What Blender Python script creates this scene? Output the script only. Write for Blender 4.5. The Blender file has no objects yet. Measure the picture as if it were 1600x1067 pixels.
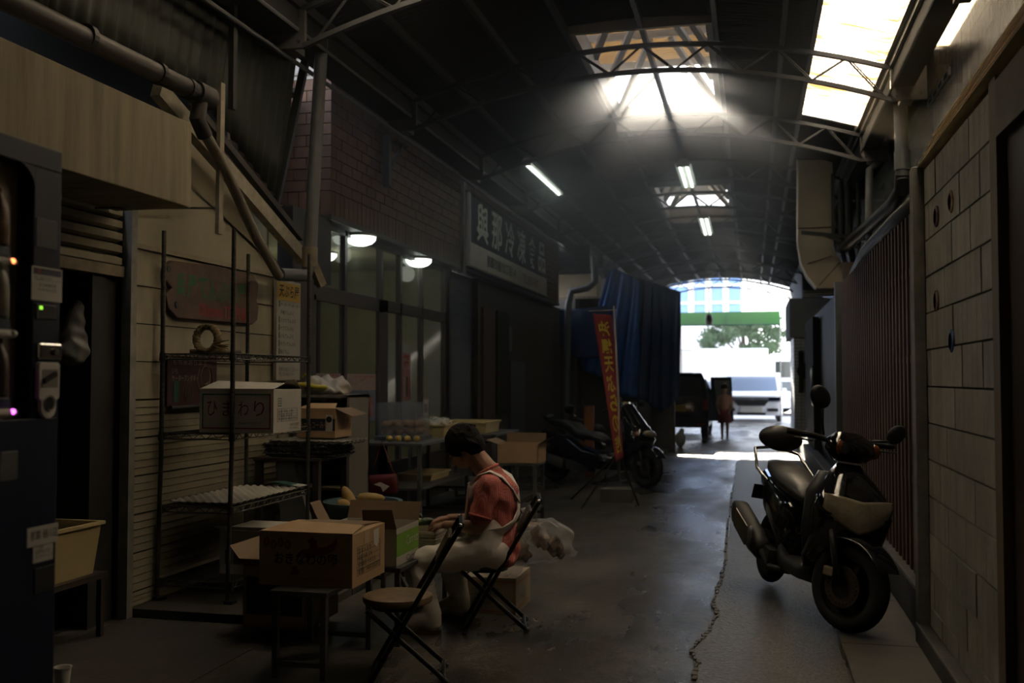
import bpy, bmesh, math, random
from mathutils import Vector, Matrix, Euler
random.seed(7)
C = bpy.context.scene.collection
SC = bpy.context.scene
PI = math.pi
# ---------------------------------------------------------------- camera
CAMH = 1.45
F = 1556.0
PSI = math.atan(375/F); TH = math.atan(58.5/F)
_fw = Vector((-math.sin(PSI)*math.cos(TH), math.cos(PSI)*math.cos(TH), math.sin(TH)))
_rt = Vector((math.cos(PSI), math.sin(PSI), 0))
_up = _rt.cross(_fw)
cd = bpy.data.cameras.new('camera'); cam = bpy.data.objects.new('camera', cd); C.objects.link(cam)
cd.sensor_width = 36; cd.lens = F/1600*36; cd.clip_start = .05; cd.clip_end = 400
cam.location = (0, 0, CAMH)
cam.rotation_euler = Matrix((_rt, _up, -_fw)).transposed().to_euler()
cd.dof.use_dof = True; cd.dof.focus_distance = 5.75; cd.dof.aperture_fstop = 2.2
SC.camera = cam
# ---------------------------------------------------------------- light
SC.view_settings.view_transform = 'Standard'
try: SC.view_settings.look = 'None'
except Exception: pass
SC.view_settings.gamma = 1; SC.view_settings.use_curve_mapping = False
SC.view_settings.exposure = 0.25
SC.cycles.use_denoising = True
SC.cycles.max_bounces = 8; SC.cycles.diffuse_bounces = 4; SC.cycles.glossy_bounces = 3
SC.cycles.transmission_bounces = 5; SC.cycles.transparent_max_bounces = 16; SC.cycles.volume_bounces = 0
SC.cycles.sample_clamp_indirect = 3.0; SC.cycles.sample_clamp_direct = 12; SC.cycles.volume_max_steps = 64; SC.cycles.volume_step_rate = .5
SC.cycles.caustics_reflective = False; SC.cycles.caustics_refractive = False
W = bpy.data.worlds.new('sky'); SC.world = W; W.use_nodes = True
nt = W.node_tree; bg = nt.nodes['Background']
tc = nt.nodes.new('ShaderNodeTexCoord'); sp = nt.nodes.new('ShaderNodeSeparateXYZ'); rp = nt.nodes.new('ShaderNodeValToRGB')
nt.links.new(tc.outputs['Generated'], sp.inputs[0]); nt.links.new(sp.outputs['Z'], rp.inputs[0])
rp.color_ramp.elements[0].color = (.95, .97, 1, 1); rp.color_ramp.elements[1].color = (.70, .80, 1, 1)
nt.links.new(rp.outputs[0], bg.inputs[0]); bg.inputs[1].default_value = 4.2
SUND = Vector((-.094, .995, .315)).normalized()      # direction towards the sun
sl = bpy.data.lights.new('sun', 'SUN'); so = bpy.data.objects.new('sun', sl); C.objects.link(so)
sl.energy = 70; sl.angle = .012; sl.color = (1, .90, .74)
so.rotation_euler = SUND.to_track_quat('Z', 'Y').to_euler()
def portal(name, loc, rot, sx, sy):
    l = bpy.data.lights.new(name, 'AREA'); l.energy = 1; o = bpy.data.objects.new(name, l); C.objects.link(o)
    l.shape = 'RECTANGLE'; l.size = sx; l.size_y = sy; l.cycles.is_portal = True
    o.location = loc; o.rotation_euler = rot; return o
portal('skylight_portal', (-.98, 10.9, 4.90), (0, 0, 0), 1.3, 3.5)
portal('added_strip_portal', (-2.6, 6.1, 4.80), (0, math.radians(-18), 0), .95, 1.9)  # portal for the added, unseen roof panel on the left
portal('skylight_portal', (-.98, 18.7, 4.90), (0, 0, 0), 1.3, 3.5)
portal('roof_strip_portal', (.95, 7.9, 4.75), (0, math.radians(20), 0), .75, 8.8)
portal('far_end_portal', (-1.0, 33.6, 2.3), (PI/2, 0, PI), 6, 4.6)
# ---------------------------------------------------------------- helpers
def at(u, v, ax, val):
    d = _fw + _rt*((u-800)/F) + _up*((533.5-v)/F); o = Vector((0, 0, CAMH))
    return o + d*((val-o[ax])/d[ax])
MT = {}
def mat(name, col, rough=.7, metal=0, var=.25, scale=3, bump=.0, bscale=40, dark=None, spec=.5, emit=0, alpha=1, trans=0, stretch=None, coat=0):
    if name in MT: return MT[name]
    m = bpy.data.materials.new(name); m.use_nodes = True; MT[name] = m
    t = m.node_tree; b = t.nodes['Principled BSDF']
    c4 = (*col, 1)
    b.inputs['Roughness'].default_value = rough; b.inputs['Metallic'].default_value = metal
    b.inputs['Specular IOR Level'].default_value = spec
    b.inputs['Coat Weight'].default_value = coat
    if var > 0:
        tx = t.nodes.new('ShaderNodeTexCoord'); mp = t.nodes.new('ShaderNodeMapping'); n = t.nodes.new('ShaderNodeTexNoise')
        n.inputs['Scale'].default_value = scale; n.inputs['Detail'].default_value = 6; n.inputs['Roughness'].default_value = .65
        if stretch: mp.inputs['Scale'].default_value = stretch
        t.links.new(tx.outputs['Object'], mp.inputs[0]); t.links.new(mp.outputs[0], n.inputs[0])
        r = t.nodes.new('ShaderNodeValToRGB'); r.color_ramp.elements[0].position = .3; r.color_ramp.elements[1].position = .68
        d = dark if dark else tuple(x*(1-var) for x in col)
        r.color_ramp.elements[0].color = (*d, 1); r.color_ramp.elements[1].color = c4
        t.links.new(n.outputs[0], r.inputs[0]); t.links.new(r.outputs[0], b.inputs['Base Color'])
        if bump > 0:
            n2 = t.nodes.new('ShaderNodeTexNoise'); n2.inputs['Scale'].default_value = bscale; n2.inputs['Detail'].default_value = 4
            t.links.new(mp.outputs[0], n2.inputs[0])
            bp = t.nodes.new('ShaderNodeBump'); bp.inputs['Strength'].default_value = bump; bp.inputs['Distance'].default_value = .01
            t.links.new(n2.outputs[0], bp.inputs['Height']); t.links.new(bp.outputs[0], b.inputs['Normal'])
    else: b.inputs['Base Color'].default_value = c4
    if emit:
        b.inputs['Emission Color'].default_value = c4; b.inputs['Emission Strength'].default_value = emit
    if alpha < 1: b.inputs['Alpha'].default_value = alpha
    if trans: b.inputs['Transmission Weight'].default_value = trans
    return m
XF = {}
def tag(o, label=None, cat=None, group=None, kind=None):
    if label: o['label'] = label
    if cat: o['category'] = cat
    if group: o['group'] = group
    if kind: o['kind'] = kind
    return o
def thing(name, label, cat, loc=(0, 0, 0), rz=0, group=None, rot=None):
    o = bpy.data.objects.new(name, None); C.objects.link(o); o.empty_display_size = .1
    o.location = loc; o.rotation_euler = rot if rot else (0, 0, rz)
    XF[o] = Matrix.Translation(Vector(loc)) @ o.rotation_euler.to_matrix().to_4x4()
    return tag(o, label, cat, group)
def link(name, me, parent, world=True, loc=None):
    """world=True: the mesh is in world coordinates and is brought into the parent's space"""
    o = bpy.data.objects.new(name, me); C.objects.link(o)
    if parent is not None:
        M = XF.get(parent, Matrix.Identity(4))
        if world: me.transform(M.inverted()); XF[o] = M
        else: XF[o] = M
        o.parent = parent
    else: XF[o] = Matrix.Identity(4)
    return o
class MB:
    def __init__(s): s.v = []; s.f = []
    def add(s, vs, fs):
        k = len(s.v); s.v += [tuple(x) for x in vs]; s.f += [tuple(i+k for i in f) for f in fs]; return s
    def bx(s, x0, x1, y0, y1, z0, z1):
        if x0 > x1: x0, x1 = x1, x0
        if y0 > y1: y0, y1 = y1, y0
        if z0 > z1: z0, z1 = z1, z0
        v = [(x, y, z) for z in (z0, z1) for y in (y0, y1) for x in (x0, x1)]
        return s.add(v, [(0, 2, 3, 1), (4, 5, 7, 6), (0, 1, 5, 4), (2, 6, 7, 3), (0, 4, 6, 2), (1, 3, 7, 5)])
    def ob(s, c, sz, R):
        R = R.to_matrix() if isinstance(R, Euler) else R; c = Vector(c)
        v = [c + R @ Vector((x*sz[0]/2, y*sz[1]/2, z*sz[2]/2)) for z in (-1, 1) for y in (-1, 1) for x in (-1, 1)]
        return s.add(v, [(0, 2, 3, 1), (4, 5, 7, 6), (0, 1, 5, 4), (2, 6, 7, 3), (0, 4, 6, 2), (1, 3, 7, 5)])
    def bar(s, p, q, w, h, up=(0, 0, 1)):
        p = Vector(p); q = Vector(q); d = (q-p); L = d.length; d.normalize(); u = Vector(up)
        if abs(d.dot(u)) > .99: u = Vector((1, 0, 0))
        a = d.cross(u).normalized(); b = a.cross(d)
        return s.ob((p+q)/2, (w, L, h), Matrix((a, d, b)).transposed())
    def tube(s, pts, r, n=8, closed=False, flat=1.0):
        pts = [Vector(p) for p in pts]; N = len(pts); rr = r if isinstance(r, (list, tuple)) else [r]*N
        vs = []; prev = None
        for i, p in enumerate(pts):
            if closed: d = pts[(i+1) % N]-pts[i-1]
            else: d = pts[min(i+1, N-1)]-pts[max(i-1, 0)]
            d.normalize()
            if prev is None:
                u = Vector((0, 0, 1)) if abs(d.z) < .95 else Vector((1, 0, 0))
                a = d.cross(u).normalized()
            else:
                a = (prev - d*prev.dot(d)).normalized()
            prev = a; b = d.cross(a)
            for k in range(n):
                t = 2*PI*k/n; vs.append(p + a*math.cos(t)*rr[i] + b*math.sin(t)*rr[i]*flat)
        fs = []
        for i in range(N if closed else N-1):
            j = (i+1) % N
            for k in range(n):
                l = (k+1) % n; fs.append((i*n+k, i*n+l, j*n+l, j*n+k))
        if not closed: fs.append(tuple(range(n-1, -1, -1))); fs.append(tuple((N-1)*n+k for k in range(n)))
        return s.add(vs, fs)
    def cyl(s, p, q, r, n=16, r2=None): return s.tube([p, q], [r, r if r2 is None else r2], n)
    def lathe(s, prof, c=(0, 0, 0), n=24, axis='z', R=None):
        vs = []; c = Vector(c)
        for (r, z) in prof:
            for k in range(n):
                t = 2*PI*k/n; p = Vector((r*math.cos(t), r*math.sin(t), z))
                if axis == 'y': p = Vector((p.x, p.z, p.y))
                if axis == 'x': p = Vector((p.z, p.x, p.y))
                if R is not None: p = R @ p
                vs.append(c+p)
        fs = []
        for i in range(len(prof)-1):
            for k in range(n): l = (k+1) % n; fs.append((i*n+k, i*n+l, (i+1)*n+l, (i+1)*n+k))
        if prof[0][0] > 1e-5: fs.append(tuple(range(n-1, -1, -1)))
        if prof[-1][0] > 1e-5: fs.append(tuple((len(prof)-1)*n+k for k in range(n)))
        return s.add(vs, fs)
    def sph(s, c, r, n=12, m=8, R=None):
        if not isinstance(r, (tuple, list)): r = (r, r, r)
        c = Vector(c); vs = []
        for i in range(m+1):
            ph = PI*i/m
            for k in range(n):
                t = 2*PI*k/n; p = Vector((r[0]*math.sin(ph)*math.cos(t), r[1]*math.sin(ph)*math.sin(t), r[2]*math.cos(ph)))
                vs.append(c + (R @ p if R is not None else p))
        fs = [(i*n+k, (i+1)*n+k, (i+1)*n+(k+1) % n, i*n+(k+1) % n) for i in range(m) for k in range(n)]
        return s.add(vs, fs)
    def cap(s, p, q, r1, r2=None, n=12):
        r2 = r1 if r2 is None else r2
        s.sph(p, r1, n, 8); s.sph(q, r2, n, 8); return s.tube([p, q], [r1, r2], n)
    def prism(s, pts, d):
        """pts: 3-D outline, d: extrusion vector"""
        pts = [Vector(p) for p in pts]; n = len(pts); d = Vector(d)
        return s.add(pts+[p+d for p in pts], [tuple(range(n-1, -1, -1)), tuple(range(n, 2*n))]+[(i, (i+1) % n, n+(i+1) % n, n+i) for i in range(n)])
    def grid(s, fn, nu, nv, flip=False):
        vs = [fn(i/nu, j/nv) for i in range(nu+1) for j in range(nv+1)]
        fs = [(i*(nv+1)+j, (i+1)*(nv+1)+j, (i+1)*(nv+1)+j+1, i*(nv+1)+j+1) for i in range(nu) for j in range(nv)]
        if flip: fs = [f[::-1] for f in fs]
        return s.add(vs, fs)
    def loft(s, secs, n=20, cap=True):
        """secs: (centre, a vector, b vector, exponent) superellipse rings"""
        vs = []
        for (c, a, b, e) in secs:
            c, a, b = Vector(c), Vector(a), Vector(b)
            for k in range(n):
                t = 2*PI*k/n; ct, st = math.cos(t), math.sin(t)
                vs.append(c + a*math.copysign(abs(ct)**(2/e), ct) + b*math.copysign(abs(st)**(2/e), st))
        m = len(secs)
        fs = [(i*n+k, i*n+(k+1) % n, (i+1)*n+(k+1) % n, (i+1)*n+k) for i in range(m-1) for k in range(n)]
        if cap: fs += [tuple(range(n-1, -1, -1)), tuple((m-1)*n+k for k in range(n))]
        return s.add(vs, fs)
    def mesh(s, name, m, smooth=False):
        me = bpy.data.meshes.new(name); me.from_pydata(s.v, [], s.f)
        if m: me.materials.append(m)
        me.validate(); b = bmesh.new(); b.from_mesh(me); bmesh.ops.recalc_face_normals(b, faces=b.faces); b.to_mesh(me); b.free()
        if smooth:
            me.polygons.foreach_set('use_smooth', [True]*len(me.polygons))
            if smooth == 'a':
                try: me.set_sharp_from_angle(angle=math.radians(38))
                except Exception: pass
        return me
    def build(s, name, m, parent=None, smooth=False, bevel=0, world=True, solid=0):
        o = link(name, s.mesh(name, m, smooth), parent, world)
        if solid:
            q = o.modifiers.new('thick', 'SOLIDIFY'); q.thickness = solid; q.offset = 0
        if bevel:
            q = o.modifiers.new('bevel', 'BEVEL'); q.width = bevel; q.segments = 2; q.limit_method = 'ANGLE'
        return o
    def remesh(s, name, m, parent=None, voxel=.01, smooth=6, world=True, noise=None):
        me = s.mesh(name, m); t = bpy.data.objects.new('tmp', me); C.objects.link(t)
        q = t.modifiers.new('r', 'REMESH'); q.mode = 'VOXEL'; q.voxel_size = voxel; q.use_smooth_shade = True
        if smooth: k = t.modifiers.new('s', 'SMOOTH'); k.iterations = smooth; k.factor = .5
        dg = bpy.context.evaluated_depsgraph_get(); ev = t.evaluated_get(dg)
        me2 = bpy.data.meshes.new_from_object(ev); bpy.data.objects.remove(t); bpy.data.meshes.remove(me)
        me2.materials.clear(); me2.materials.append(m)
        me2.polygons.foreach_set('use_smooth', [True]*len(me2.polygons))
        if noise:
            for v in me2.vertices: v.co = v.co + noise(v.co)
        return link(name, me2, parent, world)
def B(x0, x1, y0, y1, z0, z1): return MB().bx(x0, x1, y0, y1, z0, z1)
def text(s, p0, ud, vd, width, height, m, parent=None, name='lettering', bold=0.0, lift=.0015, space=1.0):
    """flat lettering: p0 lower-left corner, ud/vd unit directions; stretched to width x height"""
    cu = bpy.data.curves.new('t', 'FONT'); cu.body = s; cu.offset = bold; cu.space_line = space
    cu.resolution_u = 2
    t = bpy.data.objects.new('t', cu); C.objects.link(t)
    dg = bpy.context.evaluated_depsgraph_get(); me = bpy.data.meshes.new_from_object(t.evaluated_get(dg))
    bpy.data.objects.remove(t); bpy.data.curves.remove(cu)
    me.name = name
    if not me.vertices: return None
    xs = [v.co.x for v in me.vertices]; ys = [v.co.y for v in me.vertices]
    x0, x1, y0, y1 = min(xs), max(xs), min(ys), max(ys)
    ud = Vector(ud); vd = Vector(vd); n = ud.cross(vd).normalized(); p0 = Vector(p0)
    kx = width/max(x1-x0, 1e-6); ky = height/max(y1-y0, 1e-6)
    for v in me.vertices: v.co = p0 + ud*((v.co.x-x0)*kx) + vd*((v.co.y-y0)*ky) + n*lift
    me.materials.clear(); me.materials.append(m)
    return link(name, me, parent, True)
def struct(o, label=None): o['kind'] = 'structure'; return o
def vcopy(o, name, parent=None):
    c = o.copy(); c.name = name; C.objects.link(c)
    if parent: c.parent = parent
    return c
def copy_tree(o, parent=None):
    c = o.copy(); C.objects.link(c); c.parent = parent
    for ch in [x for x in bpy.data.objects if x.parent == o]: copy_tree(ch, c)
    return c
def quadp(p, u, v):
    p, u, v = Vector(p), Vector(u), Vector(v); return [p, p+u, p+u+v, p+v]
# ---------------------------------------------------------------- materials
M_black = mat('black_plastic', (.012, .012, .013), .45, var=0)
M_blackgl = mat('black_gloss', (.006, .006, .008), .12, var=0, coat=.6)
M_rubber = mat('rubber', (.012, .012, .012), .8, var=0)
M_chrome = mat('chrome', (.6, .6, .6), .15, 1, var=0)
M_steel = mat('grey_steel', (.12, .12, .115), .5, .3, var=.4)
M_dsteel = mat('dark_steel', (.035, .033, .03), .55, .2, var=.4)
M_tubesteel = mat('worn_shelf_steel', (.09, .085, .07), .5, .5, var=.5, scale=12)
M_roof = mat('roof_sheet', (.040, .038, .034), .85, var=.35, scale=2, spec=.2)
M_truss = mat('truss_paint', (.045, .043, .042), .7, var=.4, scale=5)
M_purlin = mat('purlin_paint', (.03, .03, .03), .6, var=.4)
M_plate = mat('bracket_plate', (.11, .10, .085), .6, var=.4, scale=6)
M_whitesteel = mat('white_steel', (.45, .43, .40), .5, var=.25, scale=6)
M_siding = mat('siding', (.34, .30, .21), .7, var=.35, scale=4, stretch=(1, 1, .5))
M_sidingtop = mat('siding_top', (.36, .32, .22), .7, var=.25, scale=2)
M_fascia = mat('fascia_concrete', (.33, .285, .19), .85, var=.45, scale=2.2, stretch=(1, 4, .35), bump=.15)
M_green = mat('green_sheet', (.028, .033, .022), .6, var=.3, scale=2)
M_pipe = mat('gutter_pipe', (.048, .040, .032), .6, var=.45, scale=6)
M_gpipe = mat('grey_pipe', (.11, .113, .113), .5, var=.25, scale=5)
M_oldwood = mat('painted_wood', (.24, .20, .13), .75, var=.5, scale=8)
M_dwood = mat('dark_wood', (.05, .035, .025), .6, var=.5, scale=6, stretch=(1, 1, .15))
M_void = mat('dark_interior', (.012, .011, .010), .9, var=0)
M_door = mat('door_brown', (.035, .024, .018), .5, var=.3)
M_card = mat('cardboard', (.43, .28, .145), .8, var=.15, scale=5)
M_cardd = mat('cardboard_inside', (.20, .135, .08), .85, var=.15, scale=5)
M_white = mat('white_paint', (.55, .53, .48), .6, var=.12)
M_wbox = mat('white_box', (.52, .49, .43), .75, var=.12, scale=6)
M_ink = mat('black_ink', (.01, .01, .012), .7, var=0)
M_red = mat('red_ink', (.22, .02, .02), .7, var=0)
M_green_ink = mat('green_ink', (.02, .10, .05), .7, var=0)
M_lime = mat('lime_print', (.16, .33, .03), .6, var=0)
M_yellow = mat('yellow_print', (.55, .42, .04), .6, var=0)
M_navy = mat('navy_print', (.01, .014, .04), .5, var=0)
M_vend = mat('vending_navy', (.003, .007, .026), .5, var=.2, spec=.3)
M_cream = mat('cream_plastic', (.50, .40, .20), .5, var=.1)
M_blacktube = mat('black_tube', (.010, .010, .010), .3, .2, var=0)
M_seat = mat('stool_seat', (.21, .135, .065), .5, var=.55, scale=9)
M_skin = mat('skin', (.38, .20, .125), .55, var=.12, scale=12)
M_hair = mat('hair', (.009, .006, .005), .8, var=.4, scale=60, bump=.6, bscale=90, spec=.2)
M_apron = mat('white_apron', (.84, .75, .68), .45, var=.10, scale=4)
M_boot = mat('white_rubber_boot', (.74, .67, .59), .35, var=.18, scale=8)
M_sole = mat('brown_sole', (.12, .05, .03), .6, var=0)
M_blue = mat('blue_tarp', (.010, .085, .30), .6, var=.45, scale=3, bump=.5, bscale=14)
M_blued = mat('dark_blue_tarp', (.008, .03, .10), .7, var=.45, scale=3, bump=.5, bscale=14)
M_duct = mat('duct_metal', (.62, .52, .37), .6, var=.15, scale=3)
M_ductedge = mat('duct_edge_metal', (.8, .78, .75), .35, .3, var=.1)
M_glassd = mat('dark_window_glass', (.03, .035, .03), .08, var=0, spec=.6)
M_tubelight = mat('fluorescent_tube', (.86, 1, .90), .5, var=0, emit=6)
M_bag = mat('thin_plastic_bag', (.80, .79, .77), .3, var=0, alpha=.24)
M_bagw = mat('white_plastic_bag', (.60, .57, .52), .45, var=.08)
def glassmat(name, col, alpha, rough=.05):
    return mat(name, col, rough, var=0, alpha=alpha, spec=.8)
M_glass = glassmat('window_pane', (.10, .11, .09), .28)
M_acryl = glassmat('clear_acrylic', (.30, .34, .40), .22)
def shirtmat():
    m = mat('red_check_fabric', (.40, .075, .055), .85, var=0); t = m.node_tree; b = t.nodes['Principled BSDF']
    tx = t.nodes.new('ShaderNodeTexCoord'); v = t.nodes.new('ShaderNodeTexVoronoi'); v.inputs['Scale'].default_value = 120; v.inputs['Randomness'].default_value = .15
    r = t.nodes.new('ShaderNodeValToRGB'); r.color_ramp.elements[0].color = (.85, .60, .52, 1); r.color_ramp.elements[1].color = (.52, .12, .10, 1)
    r.color_ramp.elements[0].position = .22; r.color_ramp.elements[1].position = .34
    t.links.new(tx.outputs['Object'], v.inputs['Vector']); t.links.new(v.outputs['Distance'], r.inputs[0]); t.links.new(r.outputs[0], b.inputs['Base Color'])
    return m
M_shirt = shirtmat()
def floormat():
    m = mat('wet_floor', (.06, .06, .06), .4, var=0); t = m.node_tree; b = t.nodes['Principled BSDF']; L = t.links
    tx = t.nodes.new('ShaderNodeTexCoord')
    def noise(s, d=6, r=.6, stretch=None):
        n = t.nodes.new('ShaderNodeTexNoise'); n.inputs['Scale'].default_value = s; n.inputs['Detail'].default_value = d; n.inputs['Roughness'].default_value = r
        mp = t.nodes.new('ShaderNodeMapping'); 
        if stretch: mp.inputs['Scale'].default_value = stretch
        L.new(tx.outputs['Object'], mp.inputs[0]); L.new(mp.outputs[0], n.inputs[0]); return n
    def ramp(src, p0, c0, p1, c1):
        r = t.nodes.new('ShaderNodeValToRGB'); r.color_ramp.elements[0].position = p0; r.color_ramp.elements[1].position = p1
        r.color_ramp.elements[0].color = (*c0, 1) if isinstance(c0, tuple) else (c0, c0, c0, 1)
        r.color_ramp.elements[1].color = (*c1, 1) if isinstance(c1, tuple) else (c1, c1, c1, 1)
        L.new(src, r.inputs[0]); return r
    n1 = noise(1.3, 8, .65); c1 = ramp(n1.outputs[0], .35, (.028, .025, .021), .65, (.105, .095, .080))
    n2 = noise(55, 3, .7); c2 = ramp(n2.outputs[0], .4, .75, .62, 1.25)
    mx = t.nodes.new('ShaderNodeMix'); mx.data_type = 'RGBA'; mx.blend_type = 'MULTIPLY'; mx.inputs[0].default_value = .8
    L.new(c1.outputs[0], mx.inputs[6]); L.new(c2.outputs[0], mx.inputs[7]); L.new(mx.outputs[2], b.inputs['Base Color'])
    n3 = noise(.9, 7, .6, (1, .35, 1)); c3 = ramp(n3.outputs[0], .36, .13, .64, .50); L.new(c3.outputs[0], b.inputs['Roughness'])
    n4 = noise(18, 6, .7); n5 = noise(4, 5, .6)
    ad = t.nodes.new('ShaderNodeMath'); ad.operation = 'ADD'; L.new(n4.outputs[0], ad.inputs[0]); L.new(n5.outputs[0], ad.inputs[1])
    bp = t.nodes.new('ShaderNodeBump'); bp.inputs['Strength'].default_value = .22; bp.inputs['Distance'].default_value = .02
    L.new(ad.outputs[0], bp.inputs['Height']); L.new(bp.outputs[0], b.inputs['Normal'])
    return m
M_floor = floormat()
M_asphalt = mat('asphalt_patch', (.115, .105, .09), .42, var=.8, scale=38, bump=.9, bscale=60)
M_apron_slab = mat('concrete_slab', (.085, .075, .06), .6, var=.4, scale=3, bump=.3, bscale=30)
M_kerb = mat('kerb_concrete', (.10, .095, .085), .7, var=.4, scale=5, bump=.3)
def brickmats():
    out = []
    for i in range(5):
        k = .8+.12*i; out.append(mat('brick_%s' % 'abcde'[i], (.085*k, .038*k, .018*k), .75, var=.3, scale=9))
    return out
M_bricks = brickmats()
M_mortar = mat('mortar', (.022, .017, .015), .9, var=.2)
M_blocks = [mat('block_%s' % 'abc'[i], (.46*k, .445*k, .385*k), .7, var=.4, scale=5, bump=.4, bscale=60, stretch=(1, 1, .5)) for i, k in enumerate((.9, 1, 1.1))]
def translucent_sheet():
    m = bpy.data.materials.new('translucent_sheet'); m.use_nodes = True; t = m.node_tree; t.nodes.clear()
    o = t.nodes.new('ShaderNodeOutputMaterial'); tr = t.nodes.new('ShaderNodeBsdfTransparent'); tl = t.nodes.new('ShaderNodeBsdfTranslucent')
    mx = t.nodes.new('ShaderNodeMixShader'); n = t.nodes.new('ShaderNodeTexNoise'); tx = t.nodes.new('ShaderNodeTexCoord'); mp = t.nodes.new('ShaderNodeMapping')
    mp.inputs['Scale'].default_value = (1.2, 6, 1); n.inputs['Scale'].default_value = 1.6; n.inputs['Detail'].default_value = 8
    r = t.nodes.new('ShaderNodeValToRGB'); r.color_ramp.elements[0].position = .36; r.color_ramp.elements[1].position = .5
    r.color_ramp.elements[0].color = (.55, .40, .22, 1); r.color_ramp.elements[1].color = (1, .93, .80, 1)
    t.links.new(tx.outputs['Object'], mp.inputs[0]); t.links.new(mp.outputs[0], n.inputs[0]); t.links.new(n.outputs[0], r.inputs[0])
    t.links.new(r.outputs[0], tr.inputs[0]); t.links.new(r.outputs[0], tl.inputs[0]); mx.inputs[0].default_value = .5
    t.links.new(tr.outputs[0], mx.inputs[1]); t.links.new(tl.outputs[0], mx.inputs[2]); t.links.new(mx.outputs[0], o.inputs[0]); return m
M_strip = translucent_sheet()
M_lant = mat('lantern_sheet', (.42, .34, .20), .6, var=.3, scale=3)
_t = M_lant.node_tree; _tl = _t.nodes.new('ShaderNodeBsdfTranslucent'); _mx = _t.nodes.new('ShaderNodeMixShader'); _tl.inputs[0].default_value = (.30, .22, .11, 1); _mx.inputs[0].default_value = .5
_t.links.new(_t.nodes['Principled BSDF'].outputs[0], _mx.inputs[1]); _t.links.new(_tl.outputs[0], _mx.inputs[2]); _t.links.new(_mx.outputs[0], _t.nodes['Material Output'].inputs[0])
# ================================================================ STRUCTURE
fl = B(-9, 6, -6, 34, -.12, 0).build('floor', M_floor); struct(fl)
out = B(-40, 40, 34, 120, -.15, -.01).build('floor_street', mat('street_asphalt', (.30, .30, .31), .5, var=.25, scale=2)); struct(out)
# asphalt repair on the right half of the alley, jagged edge
edge = [at(u, v, 2, 0) for u, v in [(1152, 722), (1146, 770), (1139, 830), (1135, 880), (1130, 905), (1122, 925), (1118, 945), (1124, 962), (1112, 985), (1098, 1002), (1086, 1018), (1094, 1040), (1090, 1066)]]
pts = [(p.x+random.uniform(-.012, .012), p.y, .001) for p in edge] + [(edge[-1].x+.05, 3.0, .001), (.44, 3.0, .001), (.45, 21.0, .001), (.02, 21.0, .001)]
struct(MB().prism(pts, (0, 0, .007)).build('asphalt_patch', M_asphalt, fl))
m = MB()                                                         # broken lip along the crack
for a, b in zip(edge, edge[1:]):
    for k in range(4):
        p = a.lerp(b, k/4); q = a.lerp(b, (k+.8)/4)
        m.bar((p.x-.012+random.uniform(-.01, .01), p.y, .006), (q.x-.012+random.uniform(-.01, .01), q.y, .006), random.uniform(.012, .03), .012)
o = m.build('crack_edge', M_apron_slab, fl); o['kind'] = 'stuff'
# concrete slabs beside the right wall, drain strip
ys = [2.6, 3.7, 4.75, 5.75, 6.9, 8.1, 9.4, 10.8, 12.3, 14, 16, 18.4, 21]
for a, b in zip(ys, ys[1:]):
    B(.46, .90, a+.008, b-.008, -.02, .010+random.uniform(0, .006)).build('slab', M_apron_slab, fl, bevel=.004)
# concrete strips on the left in front of the shops
for a, b in zip([2.0, 3.6, 5.40, 6.3, 7.2, 8.6, 10.2], [3.6, 5.40, 6.3, 7.2, 8.6, 10.2, 12.0]):
    B(-3.70, -2.62, a+.006, b-.006, -.02, .055 if b > 5.5 else .004).build('slab', mat('shop_step', (.060, .052, .042), .65, var=.45, scale=4, bump=.3), fl, bevel=.005)
struct(B(-4.5, 2.2, -2.8, -2.6, 0, 5.2).build('wall_light_block', mat('light_block_dark', (.03, .027, .024), .8, var=.3)))  # unseen dark wall added to cut daylight from behind the camera
# ---- roof
def zr(x, top=4.80, drop=.38): q = (x+1.03)/2.27; return top-drop*q*q
roof = thing('ceiling', None, None, (0, 0, 0)); roof['kind'] = 'structure'
XL, XR = -3.48, 1.30
HX = [XL, -1.62, -.37, .60, XR]
def sheet(x0, x1, y0, y1, m, name, parent):
    ns = max(3, int((y1-y0)/.076*4)); nx = max(2, int((x1-x0)/.28))
    def fn(u, v):
        y = y0+(y1-y0)*u; x = x0+(x1-x0)*v
        return (x, y, zr(x)+.010*math.sin(2*PI*y/.076))
    return MB().grid(fn, ns, nx).build(name, m, parent, smooth=True, solid=.003)
holes = [(9.2, 12.6), (16.95, 20.35)]
bays = [-2.6]
y = -2.6
brk = sorted(set([-2.6, .35, 1.6, 3.6, 5.2, 7.0, 9.2, 12.6, 14.75, 16.95, 20.35, 23, 25.6, 28.2, 31, 33.6]))
for a, b in zip(brk, brk[1:]):
    inh = any(h0-.01 <= a and b <= h1+.01 for h0, h1 in holes)
    for i in range(4):
        x0, x1 = HX[i], HX[i+1]
        if i == 1 and inh: continue
        if i == 3 and 3.5 < a < 12.5: continue
        if i == 0 and a < 6.9 and a > 5.1:
            sheet(x0, -3.05, a, b, M_roof, 'roof_sheet', roof); sheet(-2.15, x1, a, b, M_roof, 'roof_sheet', roof); sheet(-3.05, -2.15, a, b, M_strip, 'translucent_panel', roof); continue  # unseen translucent panel added here to light the right wall
        sheet(x0, x1, a, b, M_roof, 'roof_sheet', roof)
sk = thing('strip_skylight', None, None, (0, 0, 0)); sk['kind'] = 'structure'
for a, b in zip([3.62, 5.2, 7.6, 9.6, 10.9], [5.2, 7.6, 9.6, 10.9, 12.25]):
    sheet(.60, 1.26, a-.02, b+.02, M_strip, 'translucent_panel', sk)
sheet(.60, XR, 12.25, 12.6, M_roof, 'roof_sheet', roof)
B(1.255, XR+.1, -2.6, 12.3, zr(1.27)-.03, zr(1.27)+.02).build('roof_sheet', M_dsteel, roof)
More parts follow.
